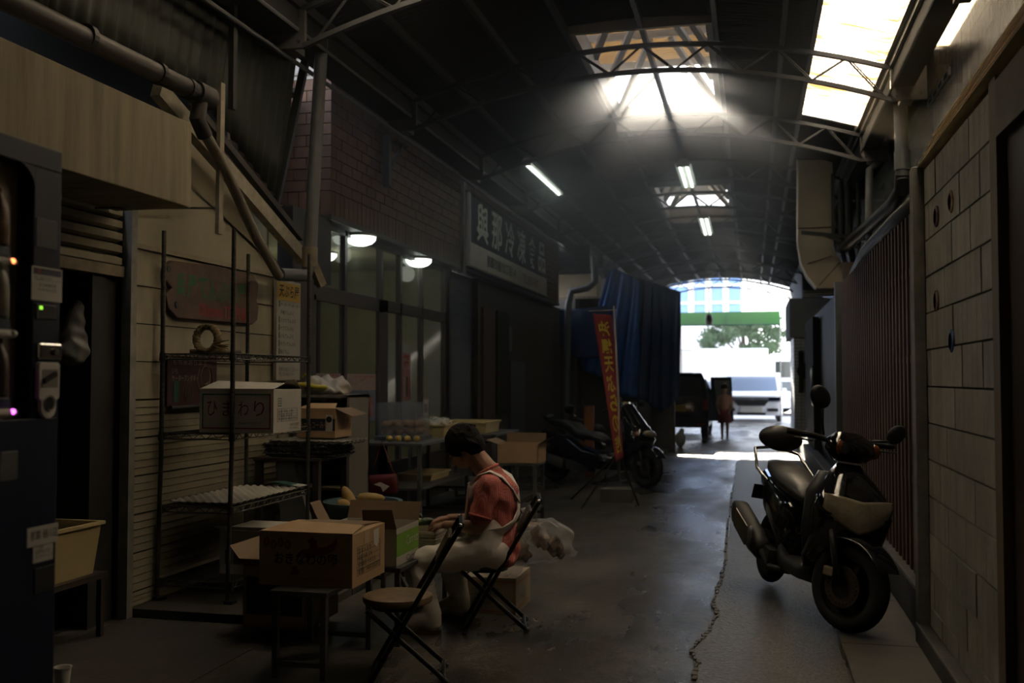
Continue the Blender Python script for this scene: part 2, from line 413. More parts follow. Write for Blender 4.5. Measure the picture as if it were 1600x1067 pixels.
# purlins
for x in (-2.95, -2.3, -1.68, -.98, -.30, .30, .57, 1.22):
    m = MB(); z = zr(x)-.055
    m.bx(x-.022, x+.022, -2.5, 33.5, z-.035, z+.035); m.build('purlin', M_purlin, roof)
# roof monitors over the three openings
def monitor(y0, y1, sun_block=False):
    t = thing('roof_lantern', None, None, (-1, (y0+y1)/2, 4.8)); t['kind'] = 'structure'
    for k, (a, b, c, d) in enumerate([(-1.66, -1.60, y0, y1), (-.39, -.33, y0, y1), (-1.66, -.33, y1, y1+.05), (-1.66, -.33, y0-.05, y0)]):
        B(a, b, c, d, 4.62 if k == 2 else 4.70, 4.93).build('kerb', M_whitesteel, t)
    zt = 5.55
    ns = 46
    MB().grid(lambda u, v: (-2.1+2.2*v, y0-.5+(y1-y0+1.15)*u, zt+.16-abs(v-.5)*.5+.012*math.sin(u*2*PI*ns)), ns*4, 4).build('lantern_roof', M_lant, t, smooth=True, solid=.004)
    for yy in (y0+.15, y0+1.2, (y0+y1)/2+.5, y1-.1):
        for s in (-1, 1):
            MB().bar((-1+s*.63, yy, 4.9), (-1+s*.95, yy, 5.48), .05, .06).build('lantern_post', M_whitesteel, t)
        MB().bar((-1.95, yy, 5.42), (-.05, yy, 5.42), .05, .08).build('tie_beam', M_whitesteel, t)
    for s in (-1, 1):
        for ya, yb in ((y0+.15, y0+1.2), (y0+1.2, (y0+y1)/2+.5), ((y0+y1)/2+.5, y1-.1)):
            MB().bar((-1+s*.60, yb, 4.86), (-1+s*.12, ya+.1, 5.40), .07, .05).build('diagonal_brace', M_whitesteel, t)
    for s in (-1, 1):
        MB().bar((-1+s*.60, y1, 4.88), (-1+s*.15, y1+.25, 5.42), .07, .05).build('diagonal_brace', M_whitesteel, t)
        MB().prism(quadp((-1+s*.63, y0, 4.9), (s*.40, 0, .45), (0, y1-y0, 0)), (.01*s, 0, 0)).build('cheek', M_whitesteel, t)
    MB().prism(quadp((-1.63, y0, 4.9), (1.26, 0, 0), (0, -.3, .62)), (0, -.01, 0)).build('cheek', M_whitesteel, t)
    if sun_block: B(-2.1, -.52, y1+.6, y1+2.0, 5.52, 5.56).build('sun_block_sheet', M_whitesteel, t)  # sheet added to keep direct sun out of the far skylight
for h in holes: monitor(*h, sun_block=h[0] > 15)
# arched trusses
M_bolt = mat('bolt', (.05, .045, .04), .6, .3, var=0)
TY = [-.85, 1.75, 4.35, 6.95, 9.55, 12.15, 14.75, 17.35, 19.95, 22.55, 25.15, 27.75, 30.35, 32.95]
TL = {1.75: 'arched roof truss above the vending machine, just out of frame', -.85: 'arched roof truss behind the viewer at the near end', 4.35: 'arched roof truss nearest the viewer at the top edge', 6.95: 'dark arched truss nearest the viewer, before the large skylight', 9.55: 'arched truss crossing the near half of the large bright skylight', 12.15: 'long pale arched truss at the far edge of the large skylight',
      14.75: 'arched truss above the pale wall duct between two skylights', 17.35: 'arched truss crossing near edge of the smaller far skylight', 19.95: 'arched truss crossing far edge of the smaller far skylight', 22.55: 'arched truss just beyond the smaller skylight',
      25.15: 'arched truss past the right tiled pillar, fifth from the far end', 27.75: 'hazy arched truss third from the bright far opening', 30.35: 'hazy arched truss second from the bright far opening', 32.95: 'last arched truss framing the bright far opening'}
for ty in TY:
    if ty < 6: continue
    t = thing('roof_truss', TL[ty], 'truss', (-1.03, ty, 4.0), group='arched roof trusses')
    def chord(nm, top, drop, w, h):
        m = MB(); xs = [-3.32+4.58*i/22 for i in range(23)]
        def fn(u, v):
            x = -3.32+4.58*u; z = zr(x, top, drop); k = int(round(v*4)) % 4
            return (x, ty+(-w/2, w/2, w/2, -w/2)[k], z+(-h/2, -h/2, h/2, h/2)[k])
        m.grid(fn, 22, 4); m.build(nm, M_truss, t)
    chord('lower_chord', 4.42, .42, .045, .04); chord('upper_chord', 4.67, .38, .045, .04)
    n = 14
    for k in range(n):
        xa = -3.22+4.4*k/n; xb = -3.22+4.4*(k+1)/n
        if k % 2: pa, pb = (xa, ty, zr(xa, 4.67, .38)), (xb, ty, zr(xb, 4.42, .42))
        else: pa, pb = (xa, ty, zr(xa, 4.42, .42)), (xb, ty, zr(xb, 4.67, .38))
        m = MB(); m.tube([pa, pb], .009, 5); m.tube([(pa[0]+.02, ty-.012, pa[2]), (pb[0]+.02, ty-.012, pb[2])], .007, 5); m.build('web_rod', M_truss, t)
    for s, x0, x1 in ((-1, -3.60, -3.30), (1, 1.25, 1.56)):
        pl = B(x0, x1, ty-.02, ty+.02, 3.98, 4.28).build('bracket_plate', M_plate, t)
        m = MB()
        for bx_ in (x0+.05, x1-.05):
            for bz in (4.03, 4.23): m.cyl((bx_, ty-.032, bz), (bx_, ty-.02, bz), .014, 8)
        m.build('bolt', M_bolt, pl)
        B(x0+.09, x0+.2, ty+.02, ty+.2, 3.98, 4.28).build('bracket_box', M_plate, t)
# eave channels both sides
def eave(name, x0, x1, label):
    t = thing(name, label, 'beam', (x0, 0, 4)); xm = (x0+x1)/2
    B(x0, min(x1, 1.45), -2.5, 33, 4.28, 4.36).build('flange', M_dsteel, t)
    B(*((1.27, 1.45) if x1 > 0 else (x0+.03, x1-.03)), -2.5, 33, 4.10, 4.27).build('web', M_void, t)
    return t
e = eave('eave_gutter', 1.24, 1.56, 'dark steel eave channel along the top of right wall')
MB().tube([(1.24, -2.5, 4.05), (1.24, 33, 4.05)], .012, 6).build('rail', M_truss, e)
e = eave('eave_gutter', -3.66, -3.32, 'dark steel eave channel above the left shop fronts')
for z, x in ((3.96, -3.50), (4.12, -3.36)): MB().tube([(x, 2.0, z), (x, 19.5, z)], .018, 8).build('rail', M_gpipe, e)
# ---- right hand side
B(1.53, 1.66, 3.0, 9.4, 4.38, 4.385).build('translucent_panel', M_strip, sk)  # panel over an added roof gap, lets sun onto the upper wall
M_uw = mat('upper_wall_sheet', (.24, .215, .175), .25, var=.7, scale=5, stretch=(1, 3, .2), bump=1.0, bscale=30, spec=1.0, coat=.5)
struct(B(1.60, 1.66, -2.5, 33, 0, 4.8).build('wall_right_upper', M_uw))
struct(MB().bx(1.31, 1.66, -2.5, 3.0, 4.37, 4.41).bx(1.31, 1.535, 3.0, 9.4, 4.37, 4.41).bx(1.31, 1.66, 9.4, 33, 4.37, 4.41).build('trim_1', M_dsteel))  # middle stretch narrowed to leave the added sun gap
# block wall
bw = thing('wall_right', None, None, (.93, 5, 0)); bw['kind'] = 'structure'
B(.945, 1.08, 4.25, 5.89, 0, 2.60).build('mortar_core', mat('block_mortar', (.13, .12, .10), .9, var=.3), bw)
zs = .02; rows = 13; hh = (2.60-.02)/rows
blk = {}
for r in range(rows):
    off = .2 if r % 2 else 0
    ya = 4.26
    cuts = [4.26]+[4.26+.41*k-off*.99 for k in range(1, 6) if 4.26+.41*k-off*.99 < 5.80]+[5.885]
    for a, b in zip(cuts, cuts[1:]):
        if b-a < .06: continue
        m = MB(); z0 = zs+r*hh+.005; z1 = zs+(r+1)*hh-.005; x = .93+random.uniform(-.0025, .0025)
        # split face with shallow vertical scores
        n = max(1, int((b-a)/.1))
        for k in range(n):
            ya_, yb_ = a+.004+(b-a-.008)*k/n, a+.004+(b-a-.008)*(k+1)/n
            m.bx(x, .97, ya_+.0012, yb_-.0012, z0, z1)
        m.build('concrete_block', random.choice(M_blocks), bw)
struct(B(.868, .93, 5.82, 5.93, 0, 2.62).build('post', mat('post_paint', (.26, .25, .22), .7, var=.4, scale=8), bw, bevel=.006))
struct(B(.925, 1.6, 5.89, 5.94, 0, 2.55).build('end_panel', M_dwood, bw))
struct(B(.86, .93, 2.6, 5.9, 0, .12).build('footing', M_kerb, bw, bevel=.01))
# coloured glass roundels set in the blocks
for (u, v, col, nm) in [(1464, 338, (.07, .004, .007), 'red'), (1487, 315, (.16, .085, .01), 'amber'), (1464, 470, (.10, .05, .03), 'brown'), (1488, 533, (.008, .04, .12), 'blue')]:
    p = at(u, v, 0, .93)
    t = thing('glass_roundel', nm+' glass roundel set in the pale concrete block wall', 'ornament', (.925, p.y, p.z), group='glass roundels in the block wall')
    c = (.925, p.y, p.z); g = mat('roundel_'+nm, col, .08, var=.3, scale=30, coat=.5)
    MB().lathe([(.040, -.006), (.055, -.001), (.055, .008), (.040, .008), (.040, -.006)], c, 24, 'x').build('rim', mat('rim_'+nm, tuple(min(1, x*1.6+.06) for x in col), .2, var=0), t, smooth='a')
    MB().sph(c, (.006, .040, .040), 20, 10).build('lens', g, t, smooth=True)
# stack of corrugated sheets lying on the wall
st = thing('sheet_stack', 'stack of thin yellowed corrugated sheets lying on the block wall', 'sheets', (1.0, 4.6, 2.62))
for k in range(10):
    m = MB(); z = 2.612+.0135*k; x0 = .893+.013*(k % 2)+.004*k; yf = 5.93-.05*k+.03*(k % 2)
    def fn(u, v, z=z, x0=x0, yf=yf): return (x0+.6*v, 2.4+(yf-2.4)*u, z+(1-u)*.05+.0028*math.sin(v*60))
    m.grid(fn, 6, 40); m.build('sheet', mat('aged_sheet_%d' % (k % 3), ((.70, .55, .30), (.50, .36, .18), (.75, .62, .38))[k % 3], .45, var=.3, scale=7), st, solid=.005)
# doorway frame at right picture edge
dd = thing('door_1', None, None, (.95, 3.5, 0)); dd['kind'] = 'structure'
B(.92, .99, 4.13, 4.24, 0, 2.62).build('jamb', mat('pale_jamb', (.20, .15, .09), .6, var=.3, stretch=(1, 1, .2)), dd)
B(.955, 1.05, 2.5, 4.13, 0, 2.38).build('door_panel', mat('red_brown_door', (.055, .028, .018), .5, var=.35, scale=5, stretch=(1, 1, .1)), dd)
B(.92, 1.08, 2.5, 4.13, 2.38, 2.60).build('lintel', mat('lintel_grey', (.22, .21, .19), .8, var=.2), dd)
# perforated strap on the upper wall
m = MB(); p = at(1452, 160, 0, 1.58)
m.bx(1.575, 1.59, p.y-.95, p.y+.05, p.z-.035, p.z-.022); m.bx(1.575, 1.59, p.y-.95, p.y+.05, p.z+.022, p.z+.035)
for k in range(5): m.bx(1.575, 1.59, p.y-.95+.24*k, p.y-.87+.24*k, p.z-.022, p.z+.022)
tag(m.build('slotted_bracket', M_gpipe), 'slotted steel bracket fixed flat on the wet upper right wall', 'bracket')
# downpipe on right
dp = thing('downpipe', 'grey rain pipe with dark diagonal lower run on right wall', 'pipe', (1.45, 9.8, 3.5))
ptop = at(1404, 160, 0, 1.42); pe = at(1411, 285, 0, 1.42); pb = at(1352, 385, 0, 1.30)
MB().tube([(1.42, pe.y+.1, 4.2), (1.42, pe.y, pe.z+.02)], .065, 14).build('upper_pipe', M_gpipe, dp, smooth='a')
MB().tube([(1.42, pe.y, pe.z+.30), (1.42, pe.y, pe.z+.12)], .076, 14).build('coupling', M_gpipe, dp, smooth='a')
MB().tube([(1.42, pe.y, pe.z+.08), (1.42, pe.y+.05, pe.z-.06), (1.40, pe.y+.5, pe.z-.12), (1.22, pe.y+4.2, pe.z-.10)], .075, 14).build('lower_pipe', M_black, dp, smooth='a')
tag(MB().tube([(1.5, 12.2, 4.0), (1.36, 12.25, 3.9), (1.34, 12.25, 3.2), (1.36, 12.25, 2.65)], .045, 12).build('thin_pipe', M_gpipe, None, 'a'), 'thin grey pipe hanging under the far right bracket plate', 'pipe')
# wooden batten fence
fe = thing('batten_fence', 'tall brown wooden batten fence behind the parked scooter', 'fence', (1.0, 7.7, .3))
M_bat = mat('brown_batten', (.15, .085, .05), .6, var=.35, scale=5, stretch=(1, 1, .15)); M_fp = mat('fence_panel', (.34, .33, .30), .7, var=.3, scale=4)
y = 6.02; k = 0
while y < 11.3:
    B(.955, 1.0, y, y+.055, .26, 2.50).build('batten', M_bat, fe)
    y += .165
B(1.0, 1.03, 5.95, 11.3, .26, 2.5).build('panel', M_fp, fe)
for z in (1.55, .8, 2.1):
    B(.968, 1.0, 5.95, 11.3, z, z+.05).build('cross_rail', M_bat, fe)
MB().tube([(.97, 5.95, 2.50), (.96, 7.2, 2.53), (.97, 9.2, 2.56), (1.05, 11.5, 2.50)], .05, 8).build('top_rail', M_dsteel, fe, smooth=True)
struct(B(.90, 1.06, 5.94, 21.5, 0, .26).build('kerb_right', M_kerb, None, bevel=.02))
# panels / recesses further down the right side
def fw(name, x0, x1, y0, y1, z0, z1, m): o = B(x0, x1, y0, y1, z0, z1).build(name, m); struct(o); return o
fw('wall_right_brown', .98, 1.55, 11.35, 11.5, 0, 2.72, mat('brown_board', (.05, .035, .026), .7, var=.3, scale=3))
fw('wall_right_post', .96, 1.06, 12.3, 12.45, 0, 2.6, M_gpipe)
fw('wall_right_back', 1.12, 1.59, 12.5, 21.8, 0, 2.6, mat('far_wall_dark', (.06, .06, .062), .6, var=.4, scale=2))
fw('wall_right_dark', 1.00, 1.1, 17.5, 20.0, 0, 2.5, M_void)
tw = thing('wall_right_tiled', None, None, (1, 23, 0)); tw['kind'] = 'structure'
mt = mat('white_tile', (.80, .82, .85), .35, var=.2, scale=6)
B(.90, 1.3, 22.5, 24.4, .26, 2.35).build('core', M_kerb, tw)
ti = MB()
for r in range(28):
    for c in range(3): ti.bx(.905+.13*c, .905+.13*c+.122, 22.485, 22.5, .28+r*.074, .28+r*.074+.066)
for r in range(28):
    for c in range(14): ti.bx(.885, .90, 22.52+.134*c, 22.52+.134*c+.126, .28+r*.074, .28+r*.074+.066)
o = ti.build('tile', mt, tw); o['kind'] = 'stuff'
B(.84, 1.4, 22.2, 25.0, 0, .26).build('plinth', M_kerb, tw, bevel=.02)
B(.55, .95, 24.4, 26.2, 0, .13).build('step', M_kerb, tw, bevel=.02)
B(.80, 1.6, 22.4, 25.2, 2.35, 3.2).build('beam', mat('grey_beam', (.42, .43, .45), .7, var=.3), tw)
fw('wall_right_end', 1.2, 1.6, 25.2, 33.5, 0, 4.4, mat('end_wall', (.22, .23, .25), .7, var=.3))
mb = thing('meter_box', 'black round-faced meter box on the white tiled pillar', 'meter', (1.0, 22.45, 1.5))
B(.98, 1.08, 22.40, 22.48, 1.15, 2.05).build('back_plate', M_black, mb); MB().cyl((1.10, 22.33, 1.62), (1.10, 22.48, 1.62), .16, 18).build('meter', M_black, mb)
hl = thing('door_handle_bar', 'bright vertical steel pull handle in the dark right recess', 'handle', (1.0, 17.3, 1.4))
MB().tube([(.99, 17.45, 1.02), (.97, 17.40, 1.08), (.97, 17.40, 1.60), (.99, 17.45, 1.66)], .022, 8).build('bar', M_chrome, hl, smooth=True)
# beige air duct
du = thing('air_duct', 'large beige sheet-metal air duct curving down to the right wall', 'duct', (1.0, 14.4, 2.7))
def dpt(u, v): p = at(u, v, 1, 14.4); return (p.x, 14.4, p.z)
outer = [dpt(1247, 250), dpt(1247, 380), dpt(1252, 410), dpt(1262, 432), dpt(1277, 450), (1.62, 14.4, dpt(1340, 450)[2])]
inner = [(1.62, 14.4, dpt(1340, 418)[2]), dpt(1330, 417), dpt(1315, 410), dpt(1304, 392), dpt(1301, 370), dpt(1301, 250)]
MB().prism(outer+inner, (0, .45, 0)).build('body', M_duct, du)
m = MB()
for a, b in zip(outer[:5], outer[1:5]): m.bar((a[0]-.012, 14.39, a[2]), (b[0]-.012, 14.39, b[2]), .03, .024)
m.build('edge_strip', M_ductedge, du)
for (u0, v0, u1, v1) in [(1247, 357, 1303, 355), (1328, 418, 1326, 450), (1262, 412, 1300, 400), (1280, 446, 1312, 410), (1345, 418, 1345, 450)]:
    a, b = dpt(u0, v0), dpt(u1, v1); MB().bar((a[0], 14.385, a[2]), (b[0], 14.385, b[2]), .02, .014).build('seam', mat('duct_seam', (.16, .13, .10), .6, var=0), du)
for z, y in ((2.66, 14.45), (2.66, 14.78)): MB().bar((.72, y, z), (1.59, y, z), .06, .06).build('support_bracket', M_dsteel, du)
# cluster of dark pipes beside the duct
for k, (x, y0, z0, z1) in enumerate([(1.18, 14.0, 2.9, 4.1), (1.30, 14.2, 2.95, 4.2), (1.42, 14.1, 2.8, 4.2)]):
    tag(MB().tube([(x, y0, z1), (x, y0, z0+.35), (x+.05, y0, z0+.1), (x+.3, y0, z0)], (.035, .05, .03)[k], 10).build('conduit', M_dsteel, None, 'a'),
        ('dark curved conduit right beside the beige duct', 'thick dark conduit, middle of three beside the duct', 'slim dark conduit nearest the right wall bend')[k], 'pipe', 'conduits beside the duct')
m = MB(); m.bar((.66, 13.9, 3.42), (1.6, 13.9, 3.30), .04, .05); m.bar((.9, 13.9, 3.40), (1.6, 13.9, 3.10), .03, .04); m.bar((1.07, 13.9, 3.4), (1.07, 13.9, 4.2), .03, .04)
tag(m.build('angle_frame', M_dsteel), 'dark angle-iron frame holding the beige air duct', 'frame')
# ================================================================ LEFT SIDE
WX = -3.713
# siding
wl = thing('wall_left', None, None, (WX, 6.4, 0)); wl['kind'] = 'structure'
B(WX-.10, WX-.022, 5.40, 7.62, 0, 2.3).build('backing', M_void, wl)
h = .236
for k in range(10):
    z0 = -.09+k*h; z1 = min(z0+h-.006, 2.26); z0 = max(z0, .0)
    m = MB()
    if k < 6:
        nn = 5
        for j in range(nn):
            a = z0+(z1-z0)*j/nn; b = z0+(z1-z0)*(j+1)/nn
            m.prism([(WX-.012, 5.42, a), (WX+.006, 5.42, a), (WX+.001, 5.42, b-.004), (WX-.012, 5.42, b-.004)], (0, 1.92, 0))
    else: m.prism([(WX-.012, 5.42, z0), (WX+.008, 5.42, z0), (WX, 5.42, z1), (WX-.012, 5.42, z1)], (0, 1.92, 0))
    m.build('siding_board', M_siding, wl)
B(WX-.012, WX+.02, 7.34, 7.42, 0, 2.27).build('corner_trim', M_siding, wl)
B(WX-.012, WX+.005, 7.42, 7.62, 0, 2.35).build('corner_panel', M_sidingtop, wl)
B(WX-.02, WX+.022, 5.42, 7.42, 2.262, 2.292).build('ledge', M_siding, wl)
u1, u2 = at(300, 205, 0, WX), at(452, 440, 0, WX)
MB().prism([(WX-.02, 5.40, 2.292), (WX-.02, u2.y, 2.292), (WX-.02, u2.y, u2.z), (WX-.02, u1.y, u1.z), (WX-.02, 5.30, 3.0)], (.017, 0, 0)).build('upper_panel', M_sidingtop, wl)
B(WX-.03, WX+.035, 5.345, 5.405, 0, 2.49).build('end_post', mat('post_paint', (.42, .40, .35), .7), wl)
# shutter opening
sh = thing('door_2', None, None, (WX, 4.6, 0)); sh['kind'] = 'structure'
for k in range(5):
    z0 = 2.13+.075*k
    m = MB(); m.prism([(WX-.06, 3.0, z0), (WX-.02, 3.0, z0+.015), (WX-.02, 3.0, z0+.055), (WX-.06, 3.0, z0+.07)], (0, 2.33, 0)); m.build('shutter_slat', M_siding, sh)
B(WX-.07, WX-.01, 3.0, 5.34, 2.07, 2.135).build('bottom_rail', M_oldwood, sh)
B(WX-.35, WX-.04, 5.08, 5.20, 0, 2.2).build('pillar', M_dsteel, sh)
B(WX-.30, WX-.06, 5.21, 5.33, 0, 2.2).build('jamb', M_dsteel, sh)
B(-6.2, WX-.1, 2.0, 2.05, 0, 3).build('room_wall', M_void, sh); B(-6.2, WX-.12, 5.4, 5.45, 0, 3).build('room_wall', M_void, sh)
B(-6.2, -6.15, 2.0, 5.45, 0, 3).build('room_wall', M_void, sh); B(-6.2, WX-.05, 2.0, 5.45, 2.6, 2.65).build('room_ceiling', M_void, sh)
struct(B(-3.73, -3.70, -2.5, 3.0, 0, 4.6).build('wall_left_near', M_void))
# concrete fascia canopy
fa = B(-3.70, -3.20, 1.2, 5.22, 2.455, 2.955); fa = fa.build('canopy', M_fascia, None, bevel=.006)
tag(fa, 'stained beige concrete canopy over the half-open shutter', 'canopy')
struct(B(-4.3, -4.2, -2.5, 7.3, 2.955, 4.4).build('wall_left_shade', M_void))  # near-black panel stands in for the shade of the deep recess
# green corrugated cladding
gc = thing('wall_left_green', None, None, (-3.7, 5, 3)); gc['kind'] = 'structure'
ya = 1.9
g1, g2 = at(300, 165, 0, -3.85), at(430, 322, 0, -3.85)
def gz(y): return g1.z+.04+(g2.z-g1.z)*max(0, min(1.15, (y-g1.y)/(g2.y-g1.y)))
while ya < 7.5:
    yb = min(ya+.94, 7.56)
    MB().grid(lambda u, v: (-3.84+(gz(ya+(yb-ya)*u)*(1-v)+4.7*v-2.8)*.12+.012*math.sin((ya+(yb-ya)*u)*2*PI/.13), ya+(yb-ya)*u, gz(ya+(yb-ya)*u)*(1-v)+4.7*v), 40, 6).build('corrugated_sheet', M_green, gc, smooth=True, solid=.003)
    ya += .92
B(-3.66, -3.62, 2, 7.3, 4.02, 4.06).build('girt', M_dsteel, gc); B(-3.57, -3.53, 6.28, 6.33, 3.35, 4.5).build('mullion', M_dsteel, gc)
MB().bar((-3.86, 7.56, 2.85), (-3.60, 7.62, 4.2), .07, .06).build('edge_post', M_dsteel, gc)
# gutter with elbows
gu = thing('gutter', 'dark rusty round gutter pipe with elbows above canopy', 'gutter', (-3.4, 5, 3.2))
MB().tube([(-3.42, 1.0, 3.20), (-3.42, 5.66, 3.27)], .058, 16).build('gutter_run', M_pipe, gu, smooth='a')
for yy in (4.55, 5.2, 5.52): MB().tube([(-3.42, yy-.02, 3.265), (-3.42, yy+.02, 3.265)], .068, 16).build('joint_band', M_dsteel, gu)
MB().tube([(-3.42, 5.60, 3.27), (-3.42, 5.78, 3.272)], .075, 16).build('end_cap', M_pipe, gu, smooth='a')
def pp(u, v, x=-3.42): return tuple(at(u, v, 0, x))
MB().tube([pp(313, 158), pp(308, 185), pp(320, 212)], .050, 14).build('elbow', M_pipe, gu, smooth='a')
MB().tube([pp(318, 205), pp(352, 265), pp(400, 370), pp(436, 432)], .036, 12).build('diagonal_pipe', mat('pale_old_pipe', (.20, .17, .125), .6, var=.35, scale=8), gu, smooth='a')
# diagonal painted beam and hanging board
bm = thing('timber_brace', 'long pale painted timber brace sloping down to grey pole', 'beam', (-3.5, 6.5, 2.9))
MB().bar(pp(245, 138, -3.6), pp(472, 402, -3.6), .07, .11).build('timber', mat('pale_timber', (.38, .34, .26), .75, var=.45, scale=9), bm)
MB().bar(pp(300, 160, -3.66), pp(470, 372, -3.66), .05, .05).build('batten', M_dwood, bm)
a, b = at(346, 130, 0, -3.45), at(342, 366, 0, -3.45)
tag(MB().bar(a, b, .055, .03, (1, 0, 0)).build('hanging_board', mat('pale_board', (.33, .29, .22), .75, var=.4, scale=9), None, bevel=.003), 'pale weathered narrow board hanging upright beside the canopy', 'board')
tag(MB().tube([at(150, 325, 0, -3.6), at(340, 325, 0, -3.6)], .008, 6).build('wire_rod', M_dsteel), 'thin dark rod running from canopy underside to hanging board', 'rod')
# grey pole at corner
po = thing('downpipe', 'grey upright rain pipe at the brick building corner', 'pipe', (-3.42, 7.35, 0))
a, b = at(503, 62, 0, -3.40), at(484, 398, 0, -3.42)
MB().tube([a, b], .052, 16).build('pipe', M_gpipe, po, smooth='a')
MB().tube([b+Vector((0, 0, .06)), b-Vector((0, 0, .10))], .062, 16).build('collar', M_oldwood, po, smooth='a')
MB().tube([b-Vector((0, 0, .08)), b+Vector((-.01, -.04, -.17)), b+Vector((-.05, -.42, -.20))], .05, 14).build('elbow', M_gpipe, po, smooth='a')
MB().bar(b+Vector((.02, .0, -.06)), b+Vector((.06, .10, -.24)), .05, .07).build('spout', M_oldwood, po)
# ---- brick building
BZ0, BZ1 = 2.94, 4.20
br = thing('wall_left_brick', None, None, (-3.7, 10, 3)); br['kind'] = 'structure'
B(-5.2, -3.715, 8.355, 19.3, BZ0+.01, BZ1).build('core', M_mortar, br)
bm_ = {}
def brick(x0, x1, y0, y1, z0, z1):
    key = (round(x1-x0, 3), round(y1-y0, 3), round(z1-z0, 3), random.randrange(5))
    if key not in bm_:
        m = M_bricks[key[3]]; bm_[key] = B(0, key[0], 0, key[1], 0, key[2]).mesh('brick', m)
    o = bpy.data.objects.new('brick', bm_[key]); C.objects.link(o); o.parent = br
    o.location = Vector((x0, y0, z0))-Vector((-3.7, 10, 3)); return o
L = .247; cz = .103
y = 8.34
while y < 12.58:                                                  # soldier course
    brick(-3.72, -3.70+random.uniform(-.001, .001), y, y+.098, BZ0, BZ0+.215); y += .106
for r in range(10):
    z0 = BZ0+.223+cz*r
    y = 8.34 - (L/2 if r % 2 else 0)
    while y < 12.55:
        a = max(y, 8.34); b = min(y+L-.008, 12.58)
        if b-a > .03: brick(-3.72, -3.70+.0+random.choice((-.001, .0, .001)), a, b, z0, z0+cz-.008)
        y += L
    x = -3.70
    off = L/2 if r % 2 else L
    while x > -4.7:
        x2 = x-off+.008; brick(x2, x-.0, 8.335, 8.357, z0, z0+cz-.008); x -= off; off = L
x = -3.7
while x > -4.7: brick(x-.098, x, 8.335, 8.357, BZ0, BZ0+.215); x -= .106
m = MB()                                                          # bricks past the sign, too small to pick apart
for r in range(12):
    z0 = BZ0+.01+cz*r; y = 17.75-(L/2 if r % 2 else 0)
    while y < 19.28:
        a = max(y, 17.75); b = min(y+L-.008, 19.3)
        if b > a+.02: m.bx(-3.715, -3.70, a, b, z0, z0+cz-.008)
        y += L
    y = 12.62-(L/2 if r % 2 else 0)
    while r > 9 and y < 17.7:
        m.bx(-3.715, -3.70, y, y+L-.008, z0, z0+cz-.008); y += L
o = m.build('brick_course', M_bricks[2], br); o['kind'] = 'stuff'
B(-5.2, -3.69, 8.33, 19.3, BZ0-.05, BZ0).build('soffit', M_dsteel, br)
B(-3.74, -3.66, 12.50, 12.60, BZ0-.1, BZ1).build('edge_trim', M_plate, br)
tag(MB().bar((-3.62, 9.55, 3.42), (-3.62, 9.55, 3.95), .07, .07).bar((-3.64, 9.55, 3.50), (-3.60, 9.95, 3.92), .03, .03).bar((-3.64, 9.55, 3.93), (-3.60, 10.1, 3.95), .03, .03).build('wall_bracket', M_dsteel), 'dark triangular steel bracket fixed high on the brick wall', 'bracket')
# brackets panel closing gap under roof on the left (dark), open only near far end
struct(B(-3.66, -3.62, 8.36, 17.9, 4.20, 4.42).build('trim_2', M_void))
struct(B(-6.2, -3.60, 20.6, 33.5, 0, 9.0).build('wall_left_far', mat('far_left_wall', (.10, .09, .08), .8, var=.3)))  # raised well above the roof to block sun leaking through the left gap
# neighbour's roof seen in the gap
nb = thing('tiled_roof', 'sunlit grey sloping roof seen through gap beside brick building', 'roof', (-8, 11, 4))
nx = at(470, 130, 1, 12.5)
MB().prism([(-9.0, 11.2, 4.2), (-4.9, 11.2, 4.2), (-4.9, 13.5, 7.4), (-9.0, 13.5, 7.4)], (0, .05, -.03)).build('roof_slope', mat('pale_roof', (.10, .088, .072), .7, var=.4, scale=3), nb)
for k in range(10):
    t_ = k/10; B(-9, -4.9, 11.19+2.3*t_, 11.22+2.3*t_, 4.22+3.2*t_, 4.25+3.2*t_).build('tile_ridge', M_kerb, nb)
MB().bar((-5.3, 8.6, 3.75), (-3.9, 8.45, 4.05), .06, .08).build('verge_board', M_gpipe, nb)
B(-4.8, -4.72, 5.0, 8.3, 0, 4.1).build('sky_block_wall', M_void, br); B(-4.8, -3.95, 5.0, 8.25, 4.0, 4.04).build('sky_block_lid', M_void, br)  # wall and lid added to keep sky light off the brick end face
# ---- sign
sg = thing('shop_sign', 'long navy shop sign with large white characters above shutters', 'sign', (-3.62, 15.2, 3.4))
SY0, SY1 = 12.66, 17.70
B(-3.70, -3.62, SY0, SY1, 2.95, 3.27).build('lower_panel', mat('sign_cream', (.42, .38, .31), .6, var=.15), sg)
B(-3.70, -3.625, SY0, SY1, 3.27, 3.93).build('upper_panel', mat('sign_navy', (.010, .013, .030), .7, var=.2, spec=.2), sg)
for z in (2.945, 3.93): B(-3.71, -3.61, SY0-.02, SY1+.02, z-.012, z+.012).build('edge', M_plate, sg)
B(-3.71, -3.61, SY0-.03, SY0, 2.95, 3.93).build('edge', M_whitesteel, sg)
msw = mat('sign_white', (.50, .47, .40), .6, var=0)
for k, ch in enumerate('與那冷凍食品'):
    text(ch, (-3.622, SY0+.33+k*.80, 3.33), (0, 1, 0), (0, 0, 1), .60, .54, msw, sg, bold=.016)
text('那覇市樋川2丁目1-8', (-3.618, SY0+.85, 3.03), (0, 1, 0), (0, 0, 1), 1.75, .17, M_ink, sg, bold=.01)
text('TEL.855-5487', (-3.618, SY0+3.1, 3.02), (0, 1, 0), (0, 0, 1), 1.2, .15, M_red, sg, bold=.01)
B(-3.72, -3.69, 13.1, 17.6, 3.96, 4.12).build('old_board', mat('old_board', (.10, .045, .035), .7, var=.5, scale=6), sg)
